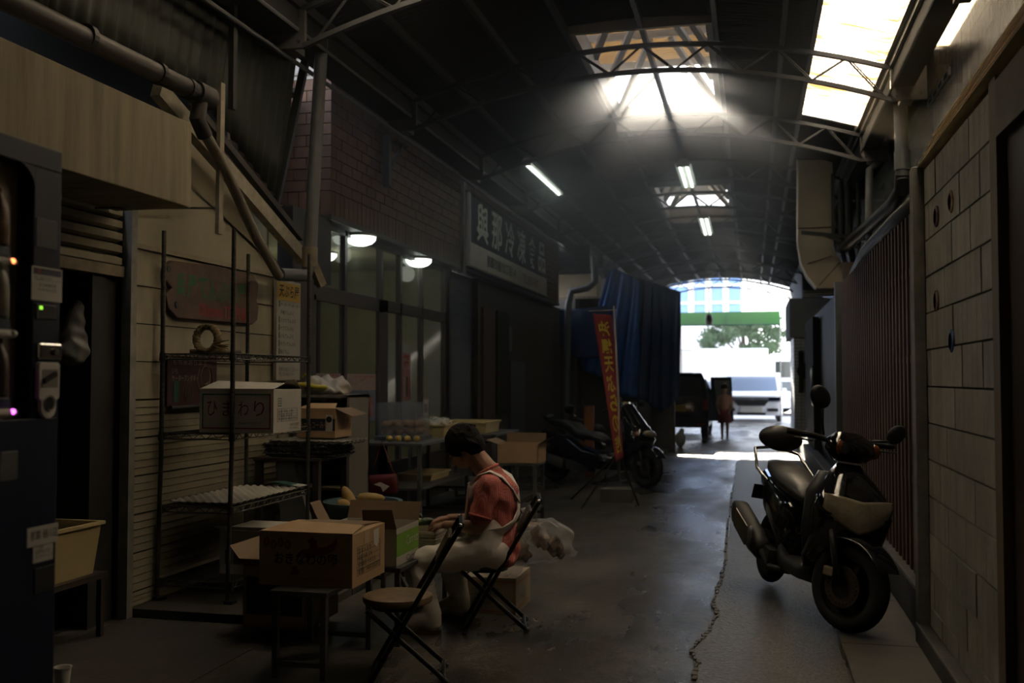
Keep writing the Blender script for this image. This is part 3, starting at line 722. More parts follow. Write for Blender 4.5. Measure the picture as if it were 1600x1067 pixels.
# ---- storefront under the bricks
sf = thing('window_1', None, None, (-3.85, 10, 1.4)); sf['kind'] = 'structure'
SX = -3.86
FR = M_door
for y0 in (8.36, 8.98, 9.95, 10.55, 11.3, 12.25):
    B(SX-.03, SX+.03, y0, y0+.06, 0, 2.90).build('mullion', FR if y0 != 8.98 else M_dsteel, sf)
B(SX-.03, SX+.03, 8.36, 12.31, 2.18, 2.30).build('transom', FR, sf)
B(SX-.03, SX+.03, 8.36, 12.31, 2.84, 2.90).build('head', FR, sf); B(SX-.03, SX+.03, 9.95, 12.31, 0, .55).build('stall_riser', FR, sf)
for a, b in ((8.42, 8.98), (9.04, 9.95), (10.01, 10.55), (10.61, 11.3), (11.36, 12.25)):
    B(SX-.004, SX+.004, a, b, 2.30, 2.84).build('pane', M_glass, sf)
    if a > 9.9: B(SX-.004, SX+.004, a, b, .55, 2.18).build('pane', M_glass, sf)
# sliding door leaf
sd = thing('door_3', None, None, (-3.78, 9, 0)); sd['kind'] = 'structure'
DX = -3.77
for a, b, c, d in ((8.05, 8.16, 0, 2.2), (9.70, 9.95, 0, 2.27)): B(DX-.02, DX+.02, a, b, c, d).build('stile', FR, sd)
B(DX-.02, DX+.02, 8.05, 9.95, 2.15, 2.28).build('rail', FR, sd); B(DX-.02, DX+.02, 8.05, 9.95, 0, .82).build('kick_panel', FR, sd); B(DX-.015, DX+.015, 8.8, 8.87, 1.45, 2.15).build('stile', FR, sd)
B(DX-.004, DX+.004, 8.16, 9.70, .82, 2.15).build('pane', M_glass, sd)
# posters on the glass
def poster(y0, y1, z0, z1, head, label, x=DX+.008, body=(.12, .14, .2)):
    t = thing('poster', label, 'poster', (x, y0, z0), group='sale posters')
    B(x, x+.003, y0, y1, z0, z1).build('sheet', mat('poster_%d' % int(y0*100), body, .5, var=.5, scale=14), t)
    B(x+.003, x+.004, y0, y1, z1-(z1-z0)*.34, z1).build('banner', mat('poster_pale', (.30, .22, .20), .5, var=.3, scale=20), t)
    text(head, (x+.005, y0+.03, z1-(z1-z0)*.30), (0, 1, 0), (0, 0, 1), (y1-y0)-.06, (z1-z0)*.26, mat('poster_red', (.26, .02, .02), .5, var=0), t, bold=.03)
    for j in range(3): B(x+.003, x+.005, y0+.05+.2*j*(y1-y0)*1.5, y0+.05+(.2*j*1.5+.2)*(y1-y0), z0+.05, z0+(z1-z0)*.5).build('picture', mat('pic%d' % j, ((.35, .3, .28), (.02, .02, .03), (.30, .07, .06))[j], .5, var=.5, scale=25), t)
poster(8.17, 8.72, 1.18, 1.50, '大御礼', 'half-hidden sale poster on the door behind the bulging white bag')
poster(8.86, 9.62, 1.02, 1.50, '秋の大御礼', 'wide red-lettered sale poster on the glass door')
poster(10.66, 10.95, 1.2, 1.75, '祭', 'narrow pink poster on the window right of the door', x=SX+.008, body=(.35, .16, .16))
B_ = thing('notice', 'small pale notice on window behind clear food case', 'notice', (SX, 11.3, 1)); B(SX+.03, SX+.033, 11.35, 11.55, .82, 1.2).build('sheet', M_wbox, B_); B(SX+.033, SX+.034, 11.38, 11.52, 1.05, 1.15).build('print', M_red, B_)
# shop room
rm = thing('wall_shop', None, None, (-5.6, 10, 0)); rm['kind'] = 'structure'
MR = mat('shop_wall', (.30, .27, .16), .8, var=.2)
B(-5.65, -5.6, 8.0, 12.4, 0, 2.9).build('back_wall', MR, rm); B(-5.65, SX, 12.36, 12.4, 0, 2.9).build('side_wall', MR, rm); B(-5.65, SX-.1, 7.62, 7.66, 0, 2.9).build('side_wall', MR, rm); B(-5.65, SX, 7.6, 12.4, 2.88, 2.92).build('room_ceiling', MR, rm)
B(-3.86, -3.72, 7.62, 8.4, 2.3, 2.9).build('header', M_dsteel, rm); B(-3.86, -3.72, 7.62, 8.04, 0, 2.3).build('pier', M_dwood, rm)
sf2 = thing('back_counter', 'pale kitchen cabinets along the back of lit shop', 'cabinet', (-5.3, 9.5, 0))
B(-5.6, -5.1, 8.2, 11.8, 0, .9).build('body', M_white, sf2); B(-5.6, -5.3, 8.6, 10.2, 1.45, 2.0).build('wall_unit', M_white, sf2)
for k in range(4): B(-5.30, -5.28, 8.62+.39*k, 8.99+.39*k, 1.47, 1.98).build('door', M_wbox, sf2)
for k, (y_, c_) in enumerate([(9.0, (.1, .2, .3)), (9.3, (.4, .3, .1)), (9.8, (.2, .25, .2)), (10.3, (.35, .1, .08))]):
    tag(MB().lathe([(.05, 0), (.055, .02), (.055, .16), (.03, .2), (.03, .24), (0, .24)], (-5.2, y_, .9), 12).build('jar', mat('jar%d' % k, c_, .4, var=0), None, True), ('blue jar', 'ochre jar', 'pale green jar', 'red jar')[k]+' on the back cabinets inside the shop', 'jar', 'jars in the shop')
tag(MB().sph((-5.2, 9.05, 1.72), (.03, .16, .16), 16, 8).build('wall_fan', M_dsteel, None, True), 'small dark round fan inside the shop by wall units', 'fan')
# ceiling lamps under the brick soffit + shop lamp
M_lamp = mat('lamp_cover', (.90, 1, .90), .4, var=0, emit=3.0)
def dome(x, y, z, label, r=.155, e=None):
    t = thing('dome_lamp', label, 'lamp', (x, y, z), group='round dome lamps')
    MB().lathe([(r*1.03, 0), (r*1.03, -.02), (0, -.02)], (x, y, z), 28).build('base', M_white, t)
    MB().lathe([(r, -.02), (r*.97, -.05), (r*.75, -.085), (r*.4, -.105), (0, -.11)], (x, y, z), 28).build('shade', M_lamp, t, smooth=True)
dome(-3.79, 9.27, 2.885, 'lit round dome lamp under the brick overhang, nearer one')
dome(-3.84, 11.2, 2.885, 'lit round dome lamp under the brick overhang, farther one')
dome(-4.7, 10.4, 2.88, 'lit dome lamp on the ceiling inside the shop')
def pl(name, loc, e, col=(1, .95, .85), r=.1):
    l = bpy.data.lights.new(name, 'POINT'); l.energy = e; l.color = col; l.shadow_soft_size = r
    o = bpy.data.objects.new(name, l); C.objects.link(o); o.location = loc
pl('shop_lamp_light', (-4.7, 10.4, 2.5), 7, (.95, 1, .8))
pl('dome_light', (-3.74, 9.28, 2.70), .5, (.95, 1, .85)); pl('dome_light', (-3.74, 11.2, 2.70), .5, (.95, 1, .85))
# roller shutter, walls further along
rs = thing('roller_shutter', 'closed dark roller shutter below the navy sign', 'shutter', (-3.88, 13, 0))
for k in range(36): B(-3.90, -3.875+.008*(k % 2), 12.40, 13.70, .0+.08*k, .08+.08*k).build('slat', mat('shutter_dark', (.05, .055, .07), .4, .3, var=.3), rs)
B(-3.92, -3.80, 13.70, 13.80, 0, 2.9).build('jamb', M_dwood, rs); B(-3.92, -3.80, 12.31, 12.40, 0, 2.9).build('jamb', M_dwood, rs)
wb = thing('wall_left_brown', None, None, (-3.85, 16, 0)); wb['kind'] = 'structure'
B(-3.95, -3.84, 13.8, 20.6, 0, 2.9).build('wall_face', mat('brown_wall', (.055, .045, .036), .8, var=.35, scale=2), wb)
B(-3.84, -3.80, 14.0, 14.7, 0, 2.5).build('panel', mat('dark_brick_panel', (.075, .042, .03), .7, var=.4, scale=10), wb)
B(-3.84, -3.78, 14.75, 15.5, .9, 2.5).build('window_recess', M_void, wb)
B(-3.84, -3.80, 15.7, 16.7, 0, 1.75).build('door_leaf', mat('grey_door', (.05, .052, .06), .6, var=.3), wb)
B(-3.84, -3.82, 15.55, 15.85, 1.9, 2.3).build('paper', M_steel, wb)
# pipe & air conditioning box beyond
ac = thing('air_conditioner', 'pale air-conditioning casing with black pipes beyond the brick building', 'air conditioner', (-3.5, 18.8, 3))
p0, p1 = at(893, 448, 1, 19.8), at(932, 405, 1, 19.8)
B(p0.x-.35, p1.x, 19.8, 20.4, p0.z-.2, p0.z+.25).build('casing', M_duct, ac)
B(p0.x-.5, p1.x-.1, 19.6, 20.3, p0.z+.3, p0.z+.8).build('unit', M_dsteel, ac)
for k in range(4): B(p0.x-.5, p1.x-.1, 19.57, 19.6, p0.z+.35+.11*k, p0.z+.40+.11*k).build('louvre', M_black, ac)
MB().tube([at(928, 400, 1, 19.5), at(930, 440, 1, 19.5), at(918, 450, 1, 19.5), at(893, 455, 1, 19.5), at(888, 475, 1, 19.5), at(884, 640, 1, 19.5), at(883, 690, 1, 19.5)], .07, 12).build('pipe', M_gpipe, ac, smooth='a')
# wall that closes the left part of corridor (behind tarps)
cw = thing('wall_cross', None, None, (-2.6, 21, 0)); cw['kind'] = 'structure'
B(-3.9, -1.62, 21.2, 21.5, 0, 3.2).build('wall_face', mat('cross_wall', (.11, .085, .065), .8, var=.35, scale=3), cw)
B(-1.9, -1.58, 21.0, 21.25, 0, 3.2).build('pillar', mat('cross_pillar', (.12, .09, .07), .7, var=.4, scale=3), cw)
B(-2.32, -2.08, 21.05, 21.2, 0, 2.0).build('pillar', mat('cross_pillar2', (.12, .12, .12), .7, var=.4, scale=3), cw)
def tarp(name, label, pts_top, pts_bot, Y, m, folds, amp, sag=.0):
    n = len(pts_top)-1
    def lerp(P, u):
        f = u*n; i = min(int(f), n-1); t = f-i; a, b = P[i], P[i+1]; return (a[0]+(b[0]-a[0])*t, a[1]+(b[1]-a[1])*t)
    def fn(u, v):
        a, b = lerp(pts_top, u), lerp(pts_bot, u); px, py = a[0]+(b[0]-a[0])*v, a[1]+(b[1]-a[1])*v
        p = at(px, py, 1, Y)
        w = amp*(math.sin(u*folds*2*PI+v*1.5)+.5*math.sin(u*folds*4.3*PI+2+v*4))*(0.35+.65*v)
        return (p.x+w*.15, Y+w-.1, p.z)
    return tag(MB().grid(fn, 90, 24).build(name, m, None, True, solid=.006), label, 'tarpaulin', 'blue tarpaulins')
tarp('tarpaulin', 'large bright blue tarpaulin hanging behind the red banner', [(952, 425), (962, 420), (985, 432), (1000, 440)], [(905, 575), (940, 590), (962, 615), (998, 622)], 20.8, M_blue, 3, .07)
tarp('tarpaulin', 'dark navy tarpaulin curtain at the far end of left side', [(982, 430), (1010, 440), (1035, 448), (1064, 458)], [(975, 600), (1005, 625), (1035, 645), (1062, 620)], 20.9, M_blued, 5, .06)
tarp('tarpaulin', 'low blue tarpaulin slung across behind the grey drain pipe', [(820, 486), (850, 480), (890, 484), (950, 478)], [(824, 515), (865, 530), (900, 560), (950, 560)], 20.2, M_blued, 2, .06)
for o_, (ua, va, ub, vb_, Y_) in (('a', (950, 424, 1001, 440, 20.75)), ('b', (981, 430, 1064, 457, 20.85))):
    MB().tube([at(ua, va, 1, Y_), at(ub, vb_, 1, Y_)], .02, 6).build('hanging_rail', M_dsteel, cw)
# ================================================================ OBJECTS, LEFT FOREGROUND
# ---- vending machine
vm = thing('vending_machine', 'navy drinks vending machine at the left picture edge', 'vending machine', (-2.45, 1.9, 0))
VX = -2.10; VY1 = at(98, 238, 0, VX).y; VZ = at(98, 238, 0, VX).z
B(VX-.72, VX-.16, VY1-1.15, VY1, .06, VZ).build('cabinet', M_vend, vm, bevel=.008)
B(VX-.65, VX-.08, VY1-1.1, VY1-.05, 0, .06).build('plinth', M_black, vm)
wy0, wy1, wz0, wz1 = VY1-1.08, at(52, 400, 0, VX).y, at(30, 655, 0, VX).z, at(30, 252, 0, VX).z
def vrect(y0, y1, z0, z1, r, n=6):
    P = []
    for cy, cz_, a0 in ((y1-r, z1-r, 0), (y0+r, z1-r, PI/2), (y0+r, z0+r, PI), (y1-r, z0+r, 1.5*PI)):
        for k in range(n+1): t = a0+PI/2*k/n; P.append((cy+r*math.cos(t), cz_+r*math.sin(t)))
    return P
door = [(VX-.02, y, z) for y, z in vrect(VY1-1.15, VY1, .10, VZ, .01)]
# front skin as four bars round the display window
f = MB(); f.bx(VX-.16, VX, VY1-1.15, VY1, wz1, VZ); f.bx(VX-.16, VX, VY1-1.15, VY1, .08, wz0); f.bx(VX-.16, VX, wy1, VY1, wz0, wz1); f.bx(VX-.16, VX, VY1-1.15, wy0, wz0, wz1)
f.build('front_door', M_vend, vm, bevel=.004)
B(VX-.07, VX-.06, wy0, wy1, wz0, wz1).build('display_window', mat('display_back', (.45, .41, .34), .4, var=.2), vm)
c = MB(); 
for k in range(10):
    pass
rad = .07; cpts = [(VX+.001, wy1, wz1), (VX+.001, wy1-rad, wz1)] + [(VX+.001, wy1-rad+rad*math.sin(t), wz1-rad+rad*math.cos(t)) for t in [PI/2*i/8 for i in range(9)]]
c.prism(cpts, (-.003, 0, 0)); c.build('window_corner', M_vend, vm)
for k, (v, colr, e) in enumerate([(410, (1, .18, .05), 5), (522, (.12, .12, .12), 0), (644, (.9, .1, 1), 5)]):
    p = at(24, v, 0, VX); p0 = at(-60, v, 0, VX)
    g = MB().bx(VX-.058, VX-.01, p0.y, p.y-.02, p.z+.035, p.z+.044).tube([(VX-.002, p0.y, p.z), (VX-.002, p.y, p.z)], .012, 10).build('selection_strip', M_white, vm)
    MB().sph((VX+.006, at(17, v, 0, VX).y, p.z+.002), (.006, .011, .008), 12, 8).build('button', mat('button%d' % k, colr, .3, var=0, emit=e), g, smooth=True)
    B(VX-.012, VX+.001, p0.y, at(16, v, 0, VX).y, p.z+.014, p.z+.040).build('price_label', mat('price_plate', (.02, .03, .06), .4, var=0), g)
    for j in range(4):
        yy = at(10, v, 0, VX).y-.075*j
        tag(MB().lathe([(.026, 0), (.030, .01), (.030, .10), (.022, .13), (.011, .15), (.011, .17), (0, .17)], (VX-.030, yy, p.z+.045), 14).build('sample_bottle', (mat('bottle_a', (.16, .10, .05), .4, var=.4, scale=20), mat('bottle_b', (.25, .24, .20), .4, var=.4, scale=20), mat('bottle_c', (.06, .035, .03), .4, var=.4, scale=20))[(k+j) % 3], vm, True))
st_ = at(49, 421, 0, VX); s2 = at(96, 467, 0, VX)
sk_ = B(VX, VX+.002, st_.y, s2.y, at(70, 470, 0, VX).z, at(70, 418, 0, VX).z).build('sticker', mat('sticker_white', (.50, .48, .44), .5, var=0), vm)
sz0, sz1 = at(70, 470, 0, VX).z, at(70, 418, 0, VX).z
B(VX+.002, VX+.003, st_.y+.006, s2.y-.006, sz1-.024, sz1-.004).build('header', M_navy, sk_)
MB().cyl((VX+.003, st_.y+.03, sz1-.014), (VX+.0035, st_.y+.03, sz1-.014), .007, 12).build('emblem', M_red, sk_)
ud, vd = (0, 1, 0), (0, 0, 1)
text('pepsi', (VX+.003, st_.y+.043, sz1-.020), ud, vd, .03, .010, M_steel, sk_)
text('故障・お問い合わせは\n下記管理番号をお知らせください', (VX+.002, st_.y+.008, sz1-.043), ud, vd, s2.y-st_.y-.018, .014, M_ink, sk_)
text('01344058', (VX+.002, st_.y+.03, sz1-.060), ud, vd, .075, .011, M_ink, sk_)
text('0120-662-625', (VX+.002, st_.y+.026, sz1-.073), ud, vd, .082, .009, M_ink, sk_)
def vb(u0, u1, v0, v1, d, name, m, par=vm, bev=.003):
    a, b = at(u0, v0, 0, VX), at(u1, v1, 0, VX); zc = [at((u0+u1)/2, v, 0, VX).z for v in (v0, v1)]
    return B(VX-.001, VX+d, a.y, b.y, zc[1], zc[0]).build(name, m, par, bevel=bev)
vb(56, 88, 343, 388, .003, 'card_reader', M_black)
sc_ = vb(55, 87, 476, 500, .004, 'credit_display', M_black)
p = at(60, 480, 0, VX); B(VX+.004, VX+.006, p.y, p.y+.012, p.z-.006, p.z+.004).build('lit_segment', mat('green_led', (.3, .8, .05), .5, var=0, emit=1.2), sc_)
cs = vb(57, 92, 536, 562, .012, 'coin_slot', M_chrome, bev=.006)
p = at(80, 550, 0, VX); MB().tube([(VX+.01, p.y, p.z), (VX+.02, p.y, p.z)], .010, 12).build('slot_ring', M_steel, cs)
# coin return: oval white unit
u0, u1 = at(54, 600, 0, VX).y, at(87, 600, 0, VX).y; z0, z1 = at(70, 653, 0, VX).z, at(70, 566, 0, VX).z
cr = MB().prism([(VX, y, z) for y, z in vrect(u0, u1, z0+.055, z1, .012)], (.016, 0, 0)).build('change_unit', M_white, vm, bevel=.003)
MB().prism([(VX, y, z) for y, z in vrect((u0+u1)/2-.032, (u0+u1)/2+.032, z0, z0+.085, .03)], (.014, 0, 0)).build('coin_return', M_white, cr)
MB().lathe([(.026, .014), (.024, .019), (.020, .012)], (VX, (u0+u1)/2, z0+.045), 20, 'x').build('return_ring', M_whitesteel, cr, smooth='a')
MB().cyl((VX+.012, (u0+u1)/2, z0+.045), (VX+.0165, (u0+u1)/2, z0+.045), .020, 18).build('return_hole', M_black, cr)
B(VX+.014, VX+.0175, u0+.012, u1-.012, z0+.092, z1-.022).build('window', mat('grey_recess', (.18, .17, .15), .4, var=0), cr)
MB().bar((VX+.02, u0+.014, z0+.112), (VX+.024, u1-.03, z0+.135), .012, .014).build('lever', M_black, cr)
a = vb(42, 90, 821, 851, .002, 'name_plate', mat('sticker_white', (.5, .48, .44), .5)); q = at(46, 846, 0, VX)
text('那覇 樋川店', (VX+.002, q.y, q.z), ud, vd, .12, .028, M_ink, a)
a = vb(51, 82, 852, 877, .002, 'notice_plate', mat('sticker_white', (.5, .48, .44), .5)); q = at(54, 873, 0, VX)
text('ご注意\n開閉時は手を\nはさまないこと', (VX+.002, q.y, q.z), ud, vd, .075, .036, M_ink, a)
vb(53, 84, 885, 925, .003, 'lower_label', M_black); vb(0, 26, 705, 750, .004, 'bill_slot', M_steel)
# bits in the doorway
cr = thing('plastic_crate', 'cream plastic crate in the dark doorway beside vending machine', 'crate', (-3.68, 4.9, .36))
def tray(t, x0, x1, y0, y1, z0, z1, m, th=.012, tap=.03, rim=.015):
    def ring(z, k): return [(x0+k, y0+k, z), (x1-k, y0+k, z), (x1-k, y1-k, z), (x0+k, y1-k, z)]
    s = MB(); a = ring(z0, tap); b = ring(z1, 0); c = ring(z1, th); d = ring(z0+th, tap+th)
    V = a+b+c+d; Fs = [(3, 2, 1, 0)]
    for L0, L1 in ((0, 4), (4, 8), (8, 12)):
        for k in range(4): j = (k+1) % 4; Fs.append((L0+k, L0+j, L1+j, L1+k))
    Fs.append((12, 13, 14, 15)); s.add(V, Fs); o = s.build('body', m, t)
    r = MB()
    for (p, q) in (((x0-rim, y0-rim), (x1+rim, y0)), ((x0-rim, y1), (x1+rim, y1+rim)), ((x0-rim, y0), (x0, y1)), ((x1, y0), (x1+rim, y1))): r.bx(p[0], q[0], p[1], q[1], z1-.018, z1)
    r.build('rim', m, t); return o
tray(cr, -3.98, -3.58, 4.55, 4.96, .36, .65, M_cream)
tk = thing('side_table', 'low dark stand under the cream crate in the doorway', 'table', (-3.75, 4.75, 0)); B(-4.0, -3.56, 4.5, 5.0, .33, .36).build('top', M_dwood, tk)
for x in (-3.98, -3.6):
    for y in (4.52, 4.95): B(x, x+.03, y, y+.03, 0, .33).build('leg', M_dwood, tk)
hb = at(125, 515, 0, -3.85)
bg_ = MB(); 
for k in range(5): bg_.sph((hb.x+random.uniform(-.02, .02), hb.y-.02+.008*k, hb.z-.12+.07*k), (.10-.014*k, .13-.022*k, .10), 12, 8)
bg_.tube([(hb.x, hb.y+.03, hb.z+.15), (hb.x, hb.y+.09, hb.z+.45)], [.06, .01], 8)
tag(bg_.remesh('plastic_bag', mat('grey_plastic_bag', (.26, .26, .26), .4, var=.1), None, .012, 4, noise=lambda c: Vector((.006*math.sin(c.z*70+c.y*40), .006*math.sin(c.y*90+c.z*15), 0))), 'full white plastic bag hanging in the dark doorway', 'bag')
pc = thing('price_card', 'yellow price card reading 1200 in the dark doorway', 'sign', (-4.1, 4.6, 1.2))
a, b = at(96, 600, 0, -4.1), at(147, 636, 0, -4.1); B(-4.105, -4.1, a.y, b.y, b.z, a.z).build('card', M_yellow, pc); text('1200', (-4.1, a.y+.03, b.z+.05), ud, vd, b.y-a.y-.05, .12, M_ink, pc)
cl = thing('hanging_clothes', 'dark clothes on hangers in the dark doorway', 'clothes', (-4.05, 4.7, 1.1))
for k in range(5):
    y = 4.45+.11*k; g = MB().loft([((-4.05, y, 1.12), (.17, 0, 0), (0, .03, 0), 2.5), ((-4.05, y, .95), (.20, 0, 0), (0, .035, 0), 2.5), ((-4.05, y, .55), (.18, .0, 0), (0, .04, 0), 2.5)], 14).build('garment', mat('cloth%d' % (k % 3), ((.02, .02, .03), (.06, .055, .05), (.03, .02, .02))[k % 3], .9, var=.3), cl, smooth=True)
    MB().tube([(-4.05, y, 1.12), (-4.05, y, 1.17), (-4.03, y, 1.19), (-4.02, y, 1.17)], .004, 5).build('hanger_hook', M_chrome, g)
MB().tube([(-4.05, 4.2, 1.18), (-4.05, 5.07, 1.18)], .012, 8).build('rail', M_steel, cl)
cp = at(98, 1052, 2, .06); tag(MB().lathe([(.03, 0), (.038, .085), (.042, .087), (.042, .092), (.034, .09), (.028, .006), (0, .006)], (cp.x, cp.y, .0), 18).build('plastic_tub', M_white, None, 'a'), 'small white plastic tub on the floor by vending machine', 'tub')
# ---- wire shelf rack
rk = thing('wire_shelf_rack', 'rusty four-tier wire shelf rack standing against the siding wall', 'shelf', (-3.4, 6.2, .055))
RX0, RX1, RY0, RY1 = -3.660, -3.165, 5.66, 6.76
ri = 0
for (x, y, h) in ((RX0, RY0, 2.40), (RX1, RY0, 2.40), (RX0, RY1, 2.385), (RX1, RY1, 2.37)):
    pz = MB().tube([(x-.02 if (y == RY0) else x, y, .055), (x, y, 1.0), (x, y, h)], .0145, 12).build('post', M_tubesteel, rk, smooth='a')
    g = MB()
    for k in range(44): g.lathe([(.0152, 0), (.0152, .004)], (x, y, .95+.032*k), 10)
    gg = g.build('groove', M_dsteel, pz); gg['kind'] = 'stuff'
    B(x-.03, x+.03, y-.03, y+.03, .055, .075).build('foot', M_black, rk)
for zs_ in (.18, .645, 1.105, 1.61):
    sh_ = MB()
    for (p, q) in (((RX0, RY0), (RX1, RY0)), ((RX0, RY1), (RX1, RY1)), ((RX0, RY0), (RX0, RY1)), ((RX1, RY0), (RX1, RY1))):
        for dz in (0, -.035): sh_.tube([(p[0], p[1], zs_+dz), (q[0], q[1], zs_+dz)], .0045, 6)
        n = 11 if p[1] == q[1] else 24
        pv = [Vector((p[0]+(q[0]-p[0])*k/n, p[1]+(q[1]-p[1])*k/n, zs_-.035*(k % 2))) for k in range(n+1)]
        sh_.tube(pv, .003, 5)
    fr_ = sh_.build('shelf_frame', M_tubesteel, rk)
    w = MB()
    for k in range(1, 44): y = RY0+(RY1-RY0)*k/44; w.bx(RX0, RX1, y-.0018, y+.0018, zs_, zs_+.0036)
    for k in (1, 2): x = RX0+(RX1-RX0)*k/3; w.bx(x-.003, x+.003, RY0, RY1, zs_-.008, zs_)
    o = w.build('deck_wire', M_tubesteel, fr_); o['kind'] = 'stuff'
    for (x, y) in ((RX0, RY0), (RX1, RY0), (RX0, RY1), (RX1, RY1)): MB().tube([(x, y, zs_-.045), (x, y, zs_+.008)], [.022, .018], 12).build('collar', M_dsteel, rk)
MB().tube([(RX0, RY1, 2.05), (RX1, RY1, 2.05)], .001, 4)
# ---- cartons
def carton(name, label, x0, x1, y0, y1, z0, z1, m=M_card, rz=0, group=None, flaps=(), top=True, cat='box'):
    cx, cy = (x0+x1)/2, (y0+y1)/2
    t = thing(name, label, cat, (cx, cy, z0), 0, group)
    th = .005
    if top: B(x0, x1, y0, y1, z0, z1).build('body', m, t, bevel=.003)
    else:
        s = MB(); s.bx(x0, x1, y0, y1, z0, z0+th); s.bx(x0, x0+th, y0, y1, z0, z1); s.bx(x1-th, x1, y0, y1, z0, z1); s.bx(x0, x1, y0, y0+th, z0, z1); s.bx(x0, x1, y1-th, y1, z0, z1)
        s.build('body', m, t)
    for (side, ang, ln) in flaps:
        a = math.radians(ang)
        if side == 'f': P = quadp((x0, y0, z1), (x1-x0, 0, 0), (0, -ln*math.cos(a), ln*math.sin(a)))
        if side == 'b': P = quadp((x0, y1, z1), (x1-x0, 0, 0), (0, ln*math.cos(a), ln*math.sin(a)))
        if side == 'l': P = quadp((x0, y0, z1), (0, y1-y0, 0), (-ln*math.cos(a), 0, ln*math.sin(a)))
        if side == 'r': P = quadp((x1, y0, z1), (0, y1-y0, 0), (ln*math.cos(a), 0, ln*math.sin(a)))
        MB().prism(P, Vector((0, 0, .004)) if abs(math.sin(a)) < .7 else (Vector((.004, 0, 0)) if side in 'lr' else Vector((0, .004, 0)))).build('flap', M_cardd if m is M_card else m, t)
    return t
# himawari box
hx0, hx1, hy0, hy1, hz0, hz1 = -3.40, -2.888, 5.67, 6.06, 1.112, 1.385
hm = thing('cardboard_box', 'white box lettered in red hiragana on the wire rack', 'box', (-3.14, 5.86, hz0), group=None)
B(hx0, hx1, hy0, hy1, hz0, hz1).build('body', M_wbox, hm, bevel=.003)
MB().prism([(hx0, hy0, hz1), (hx1, hy0, hz1), (hx1-.02, hy0+.19, hz1+.035), (hx0+.02, hy0+.19, hz1+.05)], (0, 0, .004)).build('flap', M_wbox, hm)
MB().prism([(hx0+.1, hy1, hz1), (hx1, hy1, hz1), (hx1+.05, hy1-.2, hz1+.06), (hx0+.2, hy1-.16, hz1+.035)], (0, 0, .004)).build('flap', M_wbox, hm)
def frame2(x0, x1, z0, z1, y, w, m1, m2, par):
    B(x0, x1, y-.001, y, z1-w, z1).build('border', m1, par); B(x0, x0+w, y-.001, y, z0, z1).build('border', m1, par)
    B(x0, x1, y-.001, y, z0, z0+w).build('border', m2, par); B(x1-w, x1, y-.001, y, z0, z1).build('border', m2, par)
frame2(hx0+.02, hx1-.02, hz0+.025, hz1-.028, hy0, .008, M_green_ink, M_red, hm)
fx, fz = (1, 0, 0), (0, 0, 1)
for k, ch in enumerate('ひまわり'): text(ch, (hx0+.055+.108*k, hy0-.001, hz0+.105), fx, fz, .072, .095, M_red, hm)
text('株式会社 あずまフーズ', (hx0+.28, hy0-.001, hz0+.055), fx, fz, .155, .014, M_ink, hm)
# right side prints
text('回', (hx1+.001, hy0+.055, hz1-.11), ud, vd, .05, .055, M_green_ink, hm)
def table_print(x, y0, y1, z0, z1, par, rows=5, m=M_ink, w=.0015):
    s = MB()
    for k in range(rows+1): z = z0+(z1-z0)*k/rows; s.bx(x, x+.0008, y0, y1, z-w/2, z+w/2)
    for y in (y0, y0+(y1-y0)*.22, y1): s.bx(x, x+.0008, y-w/2, y+w/2, z0, z1)
    o = s.build('printed_table', m, par); o['kind'] = 'stuff'
table_print(hx1, hy0+.05, hy0+.33, hz0+.07, hz0+.15, hm)
text('品名 規格 入数\n内容量 製造者\n原材料名 保存方法', (hx1, hy0+.06, hz0+.075), ud, vd, .26, .07, M_steel, hm)
text('沖縄県那覇市\nTEL 098-855', (hx1, hy0+.22, hz0+.015), ud, vd, .14, .04, M_steel, hm)
# egg tray on the rack + booklet
def eggtray(t, cx, cy, z, lx, ly, m, nx=6, ny=5, amp=.022, rot=0):
    def fn(u, v):
        x = (u-.5)*lx; y = (v-.5)*ly; c_, s_ = math.cos(rot), math.sin(rot)
        return (cx+x*c_-y*s_, cy+x*s_+y*c_, z+amp*.5*(1+math.sin(u*nx*2*PI)*math.sin(v*ny*2*PI)))
    return MB().grid(fn, nx*6, ny*6).build('pulp_tray' if t is not None else 'egg_tray', m, t, smooth=True, solid=.002)
M_pulp = mat('grey_pulp', (.20, .19, .165), .9, var=.2, scale=20); M_pulpd = mat('dark_pulp', (.09, .085, .08), .9, var=.2, scale=20)
o = eggtray(None, -3.41, 6.20, .652, .46, .95, mat('pale_pulp', (.50, .47, .40), .9, var=.1), 8, 12, .03); tag(o, 'flat pale egg tray lying on the lower rack shelf', 'egg tray')
bk = thing('booklet', 'folded white and green leaflet on the lower rack shelf', 'booklet', (-3.25, 6.69, .672))
MB().grid(lambda u, v: (-3.42+.26*u, 6.62+.12*v, .676+.012*math.sin(u*3)), 8, 2).build('page', M_white, bk, solid=.004)
MB().grid(lambda u, v: (-3.42+.2*u, 6.60+.12*v, .690+.014*math.sin(u*3+.5)), 8, 2).build('cover', mat('teal_print', (.06, .16, .14), .5, var=.5, scale=30), bk, solid=.003)
# white folded carton on the bottom deck, dark crate
t = carton('cardboard_box', 'plain white box low behind the egg carton, on rack bottom', -3.38, -2.94, 5.90, 6.34, .186, .47, M_wbox, flaps=(('f', 20, .1),))
s = MB()
for k in range(3): s.bx(-3.34+.06*k, -3.29+.06*k, 5.899, 5.90, .25, .34)
s.build('printed_mark', M_steel, t)
t = carton('cardboard_box', 'open dark-printed carton on floor under the egg carton', -2.80, -2.42, 5.15, 5.6, .055, .40, M_card, flaps=(('l', 50, .14), ('f', 30, .1)), top=False)
B(-2.78, -2.44, 5.148, 5.15, .13, .34).build('printed_panel', mat('dark_print', (.03, .03, .03), .7, var=.3), t)
